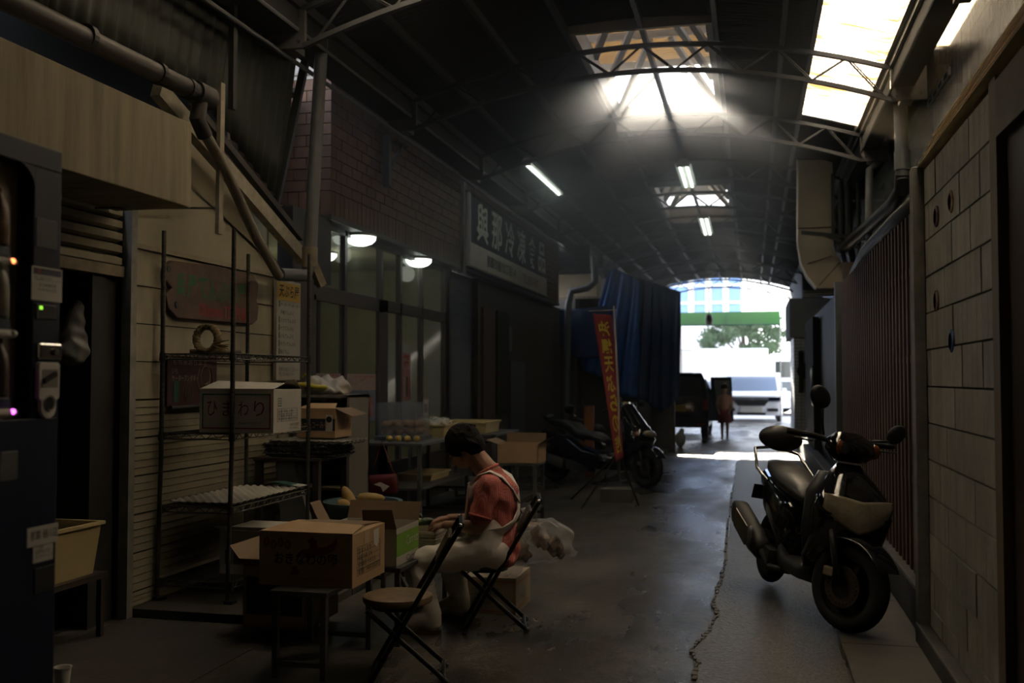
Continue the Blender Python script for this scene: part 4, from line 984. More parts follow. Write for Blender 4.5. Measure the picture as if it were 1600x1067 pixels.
# cutting board / container lids stood behind
pb_ = thing('styrofoam_lid', 'white foam lid leaning upright behind the wire rack', 'lid', (-3.3, 7.0, .06))
P = [at(430, 722, 1, 6.95), at(458, 720, 1, 6.95), at(482, 810, 1, 6.95), at(482, 832, 1, 6.95), at(440, 835, 1, 6.95)]
MB().prism(P, (0, .06, 0)).build('lid', M_steel if False else mat('foam', (.28, .28, .28), .6, var=.15), pb_, bevel=.006)
# ---- signs on the siding
wsn = thing('wooden_sign', 'carved wavy-edged wooden shop sign with green characters', 'sign', (-3.69, 6.28, 2.05))
def wavy():
    P = []
    pts = [(252, 418), (262, 407), (330, 415), (390, 430), (398, 445), (395, 470), (398, 480), (396, 500), (388, 507), (330, 502), (270, 497), (256, 482), (252, 460), (262, 450), (252, 438)]
    return [at(u, v, 0, -3.70) for u, v in pts]
MB().prism(wavy(), (.035, 0, 0)).build('plank', mat('carved_wood', (.12, .072, .048), .6, var=.5, scale=8), wsn, bevel=.006)
SGX = -3.664
a, b = at(275, 462, 0, SGX), at(385, 475, 0, SGX)
for k, ch in enumerate('呉屋てんぷら屋'): text(ch, (SGX, a.y+(b.y-a.y)*k/7, a.z+.0), ud, vd, (b.y-a.y)/7*.85, .155, mat('dark_green_paint', (.02, .10, .03), .5, var=0), wsn, bold=.03)
a = at(310, 493, 0, SGX); text('Okinawa TEMPURA', (SGX, a.y, a.z), ud, vd, .72, .09, mat('dark_red_paint', (.24, .02, .02), .5, var=0), wsn, bold=.02)
for (u, v) in ((264, 420), (276, 476)): p = at(u, v, 0, SGX); MB().cyl((SGX-.002, p.y, p.z), (SGX+.003, p.y, p.z), .022, 12).build('knot_hole', M_black, wsn)
rp_ = thing('menu_board', 'dark red chalk-drawn menu board behind the wire rack', 'sign', (-3.69, 6.06, 1.45))
RPX = -3.682
a, b = at(262, 555, 0, RPX), at(338, 632, 0, RPX)
B(-3.71, RPX, a.y, b.y, b.z, a.z).build('board', mat('dark_red_board', (.06, .014, .012), .6, var=.4, scale=9), rp_)
MB().tube([(RPX+.012, a.y+.02, b.z-.005), (RPX+.012, b.y-.02, b.z-.005)], .014, 8).build('roller', M_pipe, rp_)
mch = mat('chalk', (.30, .27, .20), .8, var=0)
text('もち米あります', (RPX, a.y+.06, a.z-.06), ud, vd, .42, .035, mch, rp_); text('いも\nサーターアンダギー', (RPX, a.y+.05, a.z-.17), ud, vd, .32, .09, mch, rp_)
fc = MB(); cy_, cz2 = b.y-.15, a.z-.14
fc.tube([(RPX+.002, cy_+.06*math.cos(t), cz2+.075*math.sin(t)) for t in [2*PI*i/20 for i in range(20)]], .003, 4, closed=True)
fc.tube([(RPX+.002, cy_+.03*math.cos(t), cz2-.03+.02*math.sin(t)) for t in [PI+PI*i/8 for i in range(9)]], .003, 4)
for s_ in (-1, 1): fc.tube([(RPX+.002, cy_+s_*.075, cz2+.06), (RPX+.002, cy_+s_*.11, cz2-.03), (RPX+.002, cy_+s_*.06, cz2-.10)], .003, 4)
for k in range(5): fc.tube([(RPX+.002, a.y+.20+.02*k, b.z+.15), (RPX+.002, a.y+.18+.03*k, b.z+.08), (RPX+.002, a.y+.23+.015*k, b.z+.03)], .0025, 4)
o = fc.build('chalk_drawing', mch, rp_); o['kind'] = 'stuff'
B(RPX, RPX+.003, a.y+.07, a.y+.13, b.z+.03, b.z+.17).build('bottle_drawing', M_green_ink, rp_)
mn = thing('menu_sign', 'tall white menu sign with yellow heading on the siding corner', 'sign', (-3.66, 7.48, 1.8))
MX = -3.655; a, b = at(433, 445, 0, MX), at(470, 445, 0, MX); zt_, zb_ = 2.245, 1.44
B(MX-.03, MX, a.y, b.y, zb_, zt_).build('panel', mat('menu_white', (.36, .34, .29), .5, var=.15), mn, bevel=.003)
B(MX, MX+.002, a.y+.01, b.y-.02, zt_-.165, zt_-.02).build('heading', mat('menu_yellow', (.42, .26, .02), .5, var=0), mn)
wd = b.y-a.y
text('天ぷら屋', (MX+.003, a.y+.03, zt_-.14), ud, vd, wd-.07, .10, M_ink, mn, bold=.01)
for k, s_ in enumerate(['サーターアンダーギー', '沖縄てんぷら', 'さかなてんぷら', 'イカてんぷら', 'いもてんぷら', 'やさいてんぷら', '島どうふ']):
    z = zt_-.215-.063*k; text(s_, (MX, a.y+.06, z), ud, vd, (wd-.08)*min(1, len(s_)/9), .034, M_ink, mn, bold=.006)
    if k != 1: B(MX, MX+.002, a.y+.035, a.y+.048, z-.005, z+.045).build('green_mark', M_green_ink, mn)
text('ごれいぷんどう', (MX, a.y+.06, 1.60), ud, vd, wd-.1, .03, M_ink, mn); text('那覇市樋川2丁目7-1-4\nTEL 098-853-0701', (MX, a.y+.04, 1.475), ud, vd, wd-.08, .07, M_steel, mn)
# rope wreath + stick on rack shelf
wr = thing('rope_wreath', 'twisted straw rope wreath sitting on the top rack shelf', 'wreath', (-3.5, 5.95, 1.615))
wc = Vector((-3.50, 5.90, 1.715))
for s_ in (0, PI):
    MB().tube([wc+Vector((.078*math.cos(t)+.010*math.cos(t*11+s_), .02+.012*math.sin(t*11+s_), .078*math.sin(t)*1.05)) for t in [2*PI*i/60 for i in range(60)]], .019, 7, closed=True).build('strand', mat('straw', (.26, .19, .09), .85, var=.5, scale=60), wr, smooth=True)
ms = MB()
for k in range(26): ms.tube([wc+Vector((.05, 0, -.04)), wc+Vector((.14+random.uniform(-.03, .03), random.uniform(-.03, .03), -.06+random.uniform(-.035, .05)))], .003, 4)
o = ms.build('tassel', MT['straw'], wr); o['kind'] = 'stuff'
tag(MB().tube([(-3.64, 5.95, 1.632), (-3.5, 5.98, 1.638), (-3.32, 6.05, 1.630)], [.016, .018, .014], 8).build('wood_stick', M_oldwood, None, True), 'short grey stick lying beneath the rope wreath on rack', 'stick')
# ---- low steel tables in front
def steel_table(name, label, x0, x1, y0, y1, h, m=M_steel, braces=True, leg=.028, group=None, shelf=None):
    t = thing(name, label, 'table', ((x0+x1)/2, (y0+y1)/2, 0), 0, group)
    B(x0, x1, y0, y1, h-.025, h).build('top', m, t, bevel=.003)
    for x in (x0+.01, x1-.01-leg):
        for y in (y0+.01, y1-.01-leg): B(x, x+leg, y, y+leg, 0, h-.025).build('leg', m, t)
    if braces:
        B(x0+.01, x1-.01, y0+.012, y0+.03, .06, .085).build('brace', m, t); B(x0+.01, x1-.01, y1-.03, y1-.012, .06, .085).build('brace', m, t)
    if shelf: B(x0+.01, x1-.01, y0+.01, y1-.01, shelf-.02, shelf).build('lower_shelf', m, t)
    return t
lt = steel_table('low_table', 'low worn steel table carrying the brown egg carton', -2.29, -1.99, 4.47, 5.10, .425)
lt2 = steel_table('low_table', 'low steel folding table under the carrot box and tray', -2.42, -1.86, 5.14, 6.05, .425, braces=False)
MB().bar((-1.88, 5.16, .40), (-1.88, 5.55, .03), .02, .012).build('strut', M_steel, lt2)
# brown egg carton
ex0, ex1, ey0, ey1, ez0, ez1 = -2.405, -1.905, 4.58, 5.02, .425, .688
ec = thing('egg_carton_box', 'brown cardboard carton with red chicken print and black hiragana', 'box', (-2.15, 4.8, ez0), 0)
B(ex0, ex1, ey0, ey1, ez0, ez1).build('body', M_card, ec, bevel=.003)
MB().prism([(ex0, ey0, ez1), (ex1, ey0, ez1), (ex1-.03, ey0+.22, ez1+.012), (ex0+.08, ey0+.22, ez1+.022)], (0, 0, .005)).build('flap', M_card, ec)
MB().prism([(ex0+.1, ey1, ez1), (ex1-.02, ey1, ez1), (ex1-.06, ey1-.19, ez1+.008), (ex0+.1, ey1-.19, ez1+.016)], (0, 0, .005)).build('flap', M_cardd, ec)
text('おきなわの卵', (ex0+.085, ey0-.001, ez0+.105), fx, fz, .335, .062, M_ink, ec, bold=.022)
text('沖縄県鶏卵食鳥流通センター', (ex0+.21, ey0-.001, ez0+.028), fx, fz, .26, .016, M_red, ec)
text('ハ。1', (ex0+.08, ey0-.001, ez0+.03), fx, fz, .035, .010, M_red, ec)
for k, ch in enumerate('産直新鮮'):
    ce = (ex0+.042+.038*k, ey0-.0006, ez1-.050-.010*(k % 2))
    MB().prism([(ce[0]+.017*math.cos(t)*(1-.12*math.sin(t)), ce[1], ce[2]+.024*math.sin(t)) for t in [2*PI*i/18 for i in range(18)]], (0, .001, 0)).build('egg_print', mat('red_print_light', (.20, .03, .02), .7, var=0), ec)
    text(ch, (ce[0]-.008, ce[1]-.001, ce[2]-.010), fx, fz, .016, .02, M_card, ec)
ink = [(0, .0), (.03, .03), (.07, .035), (.075, .06), (.06, .075), (.075, .085), (.085, .10), (.095, .085), (.115, .08), (.11, .06), (.12, .045), (.165, .05), (.20, .075), (.215, .10), (.22, .07), (.205, .035), (.17, .015), (.12, .005), (.10, -.005), (.06, -.01), (.04, .008)]
MB().prism([(ex0+.20+x, ey0-.0003, ez0+.150+z) for x, z in ink], (0, .001, 0)).build('bird_print', mat('blood_red', (.17, .012, .01), .7, var=0), ec)
MB().prism([(ex0+.17+x, ey0-.0003, ez0+.055+z) for x, z in [(0, 0), (.045, .005), (.048, .02), (.035, .03), (.04, .045), (.012, .042), (.008, .02)]], (0, .001, 0)).build('comb_print', MT['blood_red'], ec)
table_print(ex1, ey0+.06, ey0+.37, ez0+.05, ez0+.19, ec, 5)
text('農 林 水 産 物\n検査 地鶏 産地\n賞味期限 平成年月\n販売者 沖縄県南風原町', (ex1, ey0+.07, ez0+.055), ud, vd, .29, .13, M_ink, ec)
MB().prism([(ex1, ey0+.27, ez1-.02), (ex1, ey0+.35, ez1-.012), (ex1, ey0+.345, ez1-.08), (ex1, ey0+.325, ez1-.11), (ex1, ey0+.28, ez1-.09)], (.002, 0, 0)).build('torn_label', M_white, ec)
B(ex1, ex1+.001, ey0+.15, ey0+.22, ez1-.07, ez1).build('tape', mat('tape', (.36, .25, .14), .3, var=0), ec)
# carrots box (open)
cx0, cx1, cy0, cy1, cz0, cz1 = -2.33, -1.888, 5.15, 5.52, .425, .632
cb = carton('cardboard_box', 'open green and white carrot box with raised brown flaps', cx0, cx1, cy0, cy1, cz0, cz1, M_wbox, top=False)
B(cx1, cx1+.0015, cy0, cy1, cz0+.055, cz1-.03).build('green_band', M_lime, cb)
text('Carrots', (cx1+.002, cy0+.15, cz0+.10), ud, vd, .21, .052, mat('sticker_white', (.5, .48, .44)), cb); text('Carrot', (cx1+.001, cy0+.16, cz0+.012), ud, vd, .18, .032, M_ink, cb)
def flapm(P, d): MB().prism([Vector(p) for p in P], d).build('flap', M_cardd, cb)
flapm([(cx0+.25, cy0, cz1), (cx1, cy0, cz1), (cx1-.0, cy0-.07, cz1+.115), (cx0+.27, cy0-.07, cz1+.11)], (0, .004, 0))
flapm([(cx0+.02, cy0, cz1), (cx0+.24, cy0, cz1), (cx0+.22, cy0-.09, cz1+.04), (cx0+.0, cy0-.09, cz1+.045)], (0, .004, .002))
flapm([(cx0-.0, cy0, cz1), (cx0-.0, cy0+.14, cz1), (cx0-.07, cy0+.13, cz1+.13), (cx0-.07, cy0, cz1+.13)], (.004, 0, 0))
flapm([(cx0, cy1, cz1), (cx1, cy1, cz1), (cx1, cy1+.05, cz1+.10), (cx0, cy1+.05, cz1+.10)], (0, .004, 0))
# ribbed white tray with bitter melons
tr = thing('ribbed_crate', 'cream ribbed vegetable crate in front of seated woman', 'crate', (-1.95, 5.72, .47))
TX0, TX1, TY0, TY1, TZ0, TZ1 = -2.20, -1.80, 5.56, 6.02, .455, .56
s = MB(); s.bx(TX0, TX1, TY0, TY1, TZ0-.03, TZ0); s.bx(TX0, TX0+.01, TY0, TY1, TZ0, TZ1); s.bx(TX1-.01, TX1, TY0, TY1, TZ0, TZ1); s.bx(TX0, TX1, TY0, TY0+.01, TZ0, TZ1); s.bx(TX0, TX1, TY1-.01, TY1, TZ0, TZ1)
s.build('body', M_cream if False else mat('crate_cream', (.46, .42, .32), .5, var=.1), tr)
for k in range(6):
    z = TZ0+.004+.017*k
    m = MB(); m.bx(TX0-.006, TX1+.006, TY0-.006, TY0, z, z+.007); m.bx(TX1, TX1+.006, TY0, TY1, z, z+.007); m.build('rib', MT['crate_cream'], tr)
M_melon = mat('bitter_melon', (.035, .085, .018), .45, var=.4, scale=25, bump=.8, bscale=70); M_melon2 = mat('cut_melon', (.28, .30, .07), .5, var=.4, scale=30)
lbl = ['dark green bitter melon lying lengthwise at the crate front', 'dark green bitter melon beside the crate rear wall', 'bitter melon half showing pale cut side near the hands', 'stubby dark bitter melon in the crate corner nearest carrot box', 'slim bitter melon lying across the others', 'bitter melon under the woman\'s fingers', 'short bitter melon poking above the crate rim']
for k, (x, y, z, a, l) in enumerate([(-2.08, 5.64, .59, .2, .16), (-2.10, 5.80, .60, -.2, .18), (-1.96, 5.66, .595, .5, .12), (-2.16, 5.70, .60, .0, .12), (-2.0, 5.74, .625, -.4, .15), (-1.90, 5.70, .59, .9, .13), (-2.13, 5.62, .61, .3, .1)]):
    d = Vector((math.cos(a), math.sin(a), 0)); c = Vector((x, y, z)); R = Matrix.Rotation(a, 3, 'Z')
    m = MB(); n = 12
    m.loft([(c+d*l*(i/n-.5)*1.0+Vector((0, 0, .01*math.sin(PI*i/n))), R @ Vector((0, .026*math.sqrt(max(.01, 1-(2*i/n-1)**2)), 0)), Vector((0, 0, .024*math.sqrt(max(.01, 1-(2*i/n-1)**2)))), 2) for i in range(n+1)], 14)
    t = m.build('bitter_melon', M_melon2 if k == 2 else M_melon, None, True); tag(t, lbl[k], 'vegetable', 'bitter melons in the crate')
# blue tub with squash
tb = thing('round_tub', 'blue-grey round plastic tub behind the carrot box', 'tub', (-2.72, 6.8, .33))
TC = (-2.73, 6.75, .34)
MB().lathe([(0, 0), (.20, 0), (.265, .22), (.285, .222), (.285, .235), (.255, .235), (.195, .015), (0, .015)], TC, 36).build('body', mat('blue_grey_plastic', (.06, .11, .13), .45, var=.15), tb, smooth='a')
for k, (p, q, r, l) in enumerate([((-2.80, 6.75, .50), (-2.86, 6.72, .66), .05, 'tan squash standing up in the blue tub'), ((-2.74, 6.72, .59), (-2.57, 6.72, .60), .045, 'tan squash lying on the blue tub rim'), ((-2.88, 6.68, .55), (-2.80, 6.66, .55), .045, 'small tan squash low in the blue tub')]):
    p, q = Vector(p), Vector(q); d = (q-p)
    tag(MB().tube([p-d*.1, p, p+d*.3, p+d*.7, q, q+d*.1], [r*.4, r*.9, r, r*.85, r*.5, r*.15], 14).build('squash', mat('tan_squash', (.42, .27, .09), .6, var=.2, scale=12), None, True), l, 'vegetable', 'squashes in the blue tub')
steel_table('low_table', 'low dark stand holding the blue round tub', -2.98, -2.48, 6.55, 7.0, .34, M_dwood)
# wooden stand with egg-tray stack and soy box
ws = steel_table('wooden_stand', 'tall dark wooden stand holding stacked egg trays', -3.66, -3.12, 6.86, 7.45, .86, M_dwood, leg=.05, braces=False)
B(-3.64, -3.60, 6.9, 7.4, .4, .44).build('side_rail', M_dwood, ws)
# stack of trays
for k in range(9):
    o = eggtray(None, -3.32+random.uniform(-.02, .02)+(.06 if k > 6 else 0), 7.12, .862+.0135*k, .55 if k < 7 else .62, .44, M_pulpd if k < 7 else M_pulp, 9, 6, .028, random.uniform(-.05, .05))
    tag(o, ['lowest', 'second lowest', 'third lowest', 'fourth lowest', 'middle', 'fourth from top', 'third from top', 'second from top', 'pale topmost'][k]+' egg tray in the stack on the wooden stand', 'egg tray', 'stacked egg trays')
sb = thing('cardboard_box', 'brown soy-paste carton with navy band on the egg trays', 'box', (-3.2, 7.15, 1.01))
bx0, bx1, by0, by1, bz0, bz1 = -3.36, -3.05, 6.98, 7.30, 1.005, 1.225
B(bx0, bx1, by0, by1, bz0, bz1).build('body', M_card, sb, bevel=.003)
MB().prism([(bx0, by0, bz1), (bx1, by0, bz1), (bx1-.05, by0+.15, bz1+.035), (bx0+.05, by0+.15, bz1+.035)], (0, 0, .004)).build('flap', M_card, sb)
MB().prism([(bx1, by0, bz1), (bx1, by1, bz1), (bx1+.13, by1, bz1-.05), (bx1+.12, by0+.05, bz1-.06)], (0, 0, .004)).build('flap', M_cardd, sb)
B(bx0, bx1, by0-.001, by0, bz0+.055, bz0+.145).build('navy_band', M_navy, sb)
text('チョーコーみそ', (bx0+.02, by0-.002, bz0+.072), fx, fz, .23, .05, mat('ochre_print', (.35, .18, .06), .7, var=0), sb, bold=.01)
B(bx1-.075, bx1-.02, by0-.003, by0-.001, bz0+.05, bz0+.175).build('side_label', M_wbox, sb); MB().cyl((bx1-.048, by0-.004, bz0+.14), (bx1-.048, by0-.003, bz0+.14), .024, 18).build('round_mark', M_ink, sb)
# grey cabinet behind, white bag, yellow pot holder
gb = thing('storage_cabinet', 'grey open storage box standing by the shop door', 'cabinet', (-3.3, 7.9, .055))
s = MB(); GX0, GX1, GY0, GY1 = -3.66, at(546, 650, 1, 7.52).x, 7.52, 7.95
s.bx(GX0, GX1, GY1-.02, GY1, .055, 1.32); s.bx(GX0, GX0+.02, GY0, GY1, .055, 1.32); s.bx(GX1-.02, GX1, GY0, GY1, .055, 1.32); s.bx(GX0, GX1, GY0, GY1, 1.30, 1.32); s.bx(GX0, GX1, GY0, GY1, .055, .08)
s.build('shell', mat('grey_board', (.15, .14, .12), .7, var=.2), gb)
for z in (.55, .9): B(GX0+.02, GX1-.02, GY0+.01, GY1-.02, z, z+.02).build('shelf', M_oldwood, gb)
wb_ = MB(); q = Vector((-3.44, 7.72, 1.35))
for k in range(9): wb_.sph((q.x+random.uniform(-.12, .12), q.y+random.uniform(-.08, .08), q.z+random.uniform(0, .07)), random.uniform(.06, .10), 12, 8)
wb_.sph((q.x, q.y, q.z), (.19, .16, .055), 14, 8)
tag(wb_.remesh('plastic_bag', mat('pale_bag', (.40, .37, .32), .5, var=.1), None, .014, 16, noise=lambda c: Vector((.010*math.sin(c.z*60+c.y*30), .008*math.sin(c.x*50), .010*math.sin(c.x*45+c.y*60)))), 'bulging white plastic bag on top of the grey cabinet', 'bag')
yq = at(482, 600, 1, 7.6); yb = MB()
for k in range(6): yb.sph((yq.x-.10+.05*k, yq.y-.05, yq.z-.015+.012*math.sin(k)), (.045, .04, .022), 10, 6)
yb.tube([(yq.x+.0, yq.y, yq.z), (yq.x+.02, yq.y, yq.z+.06), (yq.x-.03, yq.y, yq.z+.085), (yq.x-.06, yq.y, yq.z+.05)], .012, 6)
tag(yb.remesh('rubber_gloves', mat('yellow_rubber', (.42, .36, .03), .5, var=.1), None, .010, 3), 'crumpled yellow rubber gloves on grey cabinet edge', 'gloves')
# red shoulder bag
rb = thing('shoulder_bag', 'red shoulder bag hanging by the shop door', 'bag', (-3.27, 8.58, .4))
c = tuple(at(597, 756, 1, 8.58))
MB().loft([((c[0], c[1], c[2]-.09), (.13, 0, 0), (0, .03, 0), 4), ((c[0], c[1], c[2]-.07), (.15, 0, 0), (0, .05, 0), 4), ((c[0], c[1], c[2]+.05), (.145, 0, .012), (0, .045, 0), 4), ((c[0], c[1], c[2]+.085), (.13, 0, .012), (0, .02, 0), 4)], 24).build('body', mat('red_leather', (.13, .012, .012), .5, var=.3, scale=12), rb, smooth=True)
MB().tube([(c[0]-.12, c[1], c[2]+.08), (c[0]-.06, c[1]+.01, c[2]+.22), (c[0]-.01, c[1]+.02, .885), (c[0]+.06, c[1]+.01, c[2]+.22), (c[0]+.135, c[1], c[2]+.06)], .006, 6).build('strap', MT['red_leather'], rb, smooth=True)
MB().prism([(c[0]-.06, c[1]-.055, c[2]-.0), (c[0]-.0, c[1]-.055, c[2]+.02), (c[0]+.09, c[1]-.055, c[2]-.015), (c[0]+.03, c[1]-.055, c[2]-.065), (c[0]+.01, c[1]-.055, c[2]-.02)], (0, .006, 0)).build('white_tag', M_white, rb)
hk = MB().tube([(c[0]-.01, c[1]+.02, .885), (c[0]-.01, 8.68, .872)], .006, 6).build('hook', M_black, rb)
# food counter: steel table, clear case with fritters, crates
ft = steel_table('serving_table', 'grey steel serving table under the clear food case', -3.62, -2.93, 8.65, 10.25, .86, M_steel, leg=.035, shelf=.45)
fc_ = thing('food_case', 'clear acrylic case of fried food on steel serving table', 'display case', (-3.35, 9.2, .86))
X0, X1, Y0, Y1, Z0, Z1 = -3.50, -3.12, 9.0, 9.45, .90, 1.22
for (a, b, c2, d) in ((X0, X1, Y0, Y0+.005), (X0, X1, Y1-.005, Y1), (X0, X0+.005, Y0, Y1), (X1-.005, X1, Y0, Y1)): B(a, b, c2, d, Z0, Z1).build('pane', M_acryl, fc_)
B(X0, X1, Y0, Y1, Z1, Z1+.006).build('lid', M_acryl, fc_); B(X0-.02, X1+.02, Y0-.02, Y1+.02, .86, .90).build('tray_base', mat('blue_grey_metal', (.14, .16, .19), .35, .4, var=.1), fc_)
M_fry = mat('fritter', (.36, .19, .06), .75, var=.5, scale=30)
n = 0
for lay in range(2):
    for i in range(3):
        for j in range(4):
            n += 1; o = MB().sph((X0+.07+.12*i+random.uniform(-.01, .01), Y0+.06+.105*j, .945+.07*lay), (.05, .045, .036), 10, 7).build('fritter', M_fry, None, True)
            tag(o, ('golden fried fritter in the lower layer of the clear food case' if lay == 0 else 'golden fried fritter on the top layer in the clear food case'), 'food', 'fritters in the food case')
for k in range(4):
    o = MB().sph((-3.30+.09*k, 8.80, .895), (.035, .03, .03), 8, 6).build('fritter', mat('yellow_fry', (.5, .36, .08), .6, var=.3), None, True); tag(o, 'yellow dumpling on the front edge of the serving table', 'food', 'yellow dumplings on the table edge')
for (nm, lb, x0, x1, y0, y1) in (('plastic_crate', 'cream crate under crinkled film beside the clear food case', -3.42, -3.02, 9.62, 10.10), ('plastic_crate', 'cream crate just behind the seated woman\'s head', -3.30, -2.78, 10.35, 10.95)):
    t = thing(nm, lb, 'crate', ((x0+x1)/2, (y0+y1)/2, .86), 0, 'cream crates on the serving tables'); tray(t, x0, x1, y0, y1, .862, .99, M_cream, tap=.015)
fb = MB().sph((-3.2, 9.82, 1.0), (.20, .2, .055), 20, 10)
tag(fb.remesh('cling_film', mat('cling_film', (.7, .68, .62), .2, var=0, alpha=.4), None, .012, 1, noise=lambda c: Vector((.006*math.sin(c.y*90), 0, .016*math.sin(c.x*40+c.y*33)))), 'crinkled clear film over the cream crate by food case', 'film')
steel_table('serving_table', 'rear grey steel table under the second cream crate', -3.45, -2.66, 10.30, 11.4, .86, M_steel, leg=.035, shelf=.3)
tk = thing('shallow_tray', 'cream shallow tray on the lower shelf of serving table', 'tray', (-3.2, 9.6, .45)); tray(tk, -3.4, -3.05, 9.3, 9.9, .452, .52, M_cream, tap=.01)
# far stand with open carton behind the woman
steel_table('display_stand', 'small grey stand behind woman holding an open carton', -2.50, -2.10, 9.78, 10.2, .60, M_steel, leg=.035, shelf=.15)
carton('cardboard_box', 'open cardboard carton on the stand behind the woman', -2.51, -2.09, 9.78, 10.18, .602, .79, M_card, flaps=(('l', 20, .12), ('r', 35, .10), ('b', 80, .10)), top=False)
tag(MB().grid(lambda u, v: (-2.55+.5*u, 9.5-.0+.3*v, .0+.012+.006*math.sin(u*9)), 8, 3).build('flat_cardboard', M_card, None, solid=.005), 'flattened cardboard sheet on floor near the display stand', 'cardboard')
# yellowish mat strip on the step
tag(B(-3.0, -2.66, 6.6, 9.2, .056, .062).build('floor_mat', mat('straw_mat', (.20, .15, .07), .85, var=.4, scale=12)), 'yellow-brown floor strip in front of the serving tables', 'mat')
# ================================================================ FOLDING CHAIRS
def folding_chair(label, loc, rz):
    t = thing('folding_chair', label, 'chair', loc, rz, 'round-seated folding chairs')
    m = MB().lathe([(0, .355), (.150, .355), (.168, .362), (.172, .376), (.168, .392), (.150, .398), (0, .400)], (0, 0, 0), 32)
    m.build('seat', M_seat, t, smooth='a', world=False)
    MB().lathe([(.0, .335), (.13, .335), (.13, .356), (0, .356)], (0, 0, 0), 20).build('seat_pan', M_blacktube, t, world=False)
    for s in (-1, 1):
        y = .165*s
        m = MB().tube([(.12, y, .012), (-.10, y*1.0, .395), (-.30, y*.98, .735), (-.312, y*.92, .75)], .0125, 10); m.build('back_leg', M_blacktube, t, smooth='a', world=False)
        MB().sph((-.306, y*.95, .748), .0135, 8, 6).build('end_cap', M_chrome, t, world=False, smooth=True)
        m = MB().tube([(.14, y*.86, .35), (-.235, y*.86, .012)], .0125, 10); m.build('front_leg', M_blacktube, t, smooth='a', world=False)
        for x in (.12, -.235): MB().cyl((x-.01, y*(1 if x > 0 else .86), 0), (x+.01, y*(1 if x > 0 else .86), .012), .017, 8).build('rubber_foot', M_rubber, t, world=False)
    MB().tube([(.115, -.165, .03), (.115, .165, .03)], .010, 8).build('stretcher', M_blacktube, t, world=False)
    MB().tube([(-.225, -.142, .03), (-.225, .142, .03)], .010, 8).build('stretcher', M_blacktube, t, world=False)
    MB().tube([(-.312, -.15, .75), (-.312, .15, .75)], .0125, 10).build('top_bar', M_blacktube, t, world=False)
    R = Euler((0, math.radians(-28), 0))
    MB().ob((-.225, 0, .628), (.022, .30, .15), R).build('backrest', mat('brown_pad', (.10, .065, .04), .5, var=.5, scale=9), t, world=False, bevel=.01)
    return t
folding_chair('empty folding chair with worn round wooden seat in front', (-1.70, 4.66, 0), math.radians(197))
folding_chair('black folding chair the seated woman is using', (-1.53, 5.70, 0), math.radians(194))
# ================================================================ SEATED WOMAN
wo = thing('person', 'woman in red checked shirt and white apron, seated and bent over vegetables', 'person', (-1.5, 5.68, 0))
HC = Vector((-1.668, 5.685, 1.038))                                # head centre, face down-left
fwd = Vector((-.80, -.02, -.60)).normalized(); side = Vector((0, -1, 0)); upv = fwd.cross(side).normalized()
if upv.z < 0: upv = -upv
HR = Matrix((fwd, side, upv)).transposed()
def H(f, s, u): return HC + HR @ Vector((f, s, u))
b = MB()
b.sph(H(-.010, 0, .018), (.090, .072, .088), 20, 14, HR)          # cranium
b.sph(H(.028, 0, -.035), (.062, .056, .070), 18, 12, HR)          # face
b.sph(H(.050, 0, -.085), (.026, .026, .020), 12, 8, HR)           # chin
b.cap(H(.02, .045, -.06), H(-.03, .052, -.03), .022, .02); b.cap(H(.02, -.045, -.06), H(-.03, -.052, -.03), .022, .02)
b.cap(H(.084, 0, -.012), H(.106, 0, -.040), .009, .014)           # nose
b.sph(H(.094, .013, -.042), .0085, 8, 6); b.sph(H(.094, -.013, -.042), .0085, 8, 6)
b.cap(H(.084, .02, .008), H(.084, -.02, .008), .010)              # brow
for s in (-1, 1):
    b.sph(H(.066, .03*s, -.03), (.02, .02, .018), 10, 8, HR)      # cheek
    b.sph(H(-.012, .073*s, -.022), (.020, .010, .030), 12, 8, HR) # ear
b.cap(H(.086, .016, -.063), H(.086, -.016, -.063), .0075); b.cap(H(.082, .013, -.073), H(.082, -.013, -.073), .0075)
NB = Vector((-1.505, 5.685, .905))
b.cap(H(-.045, 0, -.045), NB, .050, .060); b.cap(H(.0, 0, -.065), NB+Vector((-.03, 0, -.02)), .03, .045)
# torso core
CH = Vector((-1.475, 5.685, .78)); BE = Vector((-1.475, 5.685, .60)); PE = Vector((-1.475, 5.685, .46))
b.cap(NB, CH, .065, .105); b.cap(CH, BE, .10, .10); b.cap(BE, PE, .10, .115)
SN, SF = Vector((-1.475, 5.545, .835)), Vector((-1.49, 5.825, .835))
b.cap(SN, SF, .055); 
EN, EF = Vector((-1.530, 5.505, .605)), Vector((-1.57, 5.865, .60))
WN, WF = Vector((-1.745, 5.585, .600)), Vector((-1.775, 5.765, .615))
b.cap(SN, EN, .050, .040); b.cap(SF, EF, .050, .040); b.cap(EN, WN, .039, .025); b.cap(EF, WF, .039, .025); b.cap(EN+Vector((-.03, .01, 0)), EN.lerp(WN, .4), .041, .037)
def hand(Wp, d, n, thumb_side):
    d = d.normalized(); n = n.normalized(); l = d.cross(n).normalized()*thumb_side
    P = Wp + d*.052
    b.sph(Wp+d*.045, (.042, .034, .018), 12, 8, Matrix((d, l, n)).transposed())
    for i, (o, L) in enumerate(((.027, .066), (.010, .074), (-.008, .070), (-.025, .055))):
        r = P + d*.022 + l*o
        k1 = r + d*L*.42 - n*.006; k2 = k1 + d*L*.26 - n*L*.26; k3 = k2 + d*L*.04 - n*L*.30
        b.cap(P+l*o*.8-d*.01, k1, .0095, .0088, 8); b.cap(k1, k2, .0088, .008, 8); b.cap(k2, k3, .008, .0068, 8)
    t0 = Wp + d*.02 + l*.022; t1 = t0 + d*.028 + l*.024 - n*.012; t2 = t1 + d*.028 + l*.004 - n*.018
    b.cap(t0, t1, .013, .010, 8); b.cap(t1, t2, .010, .0085, 8)
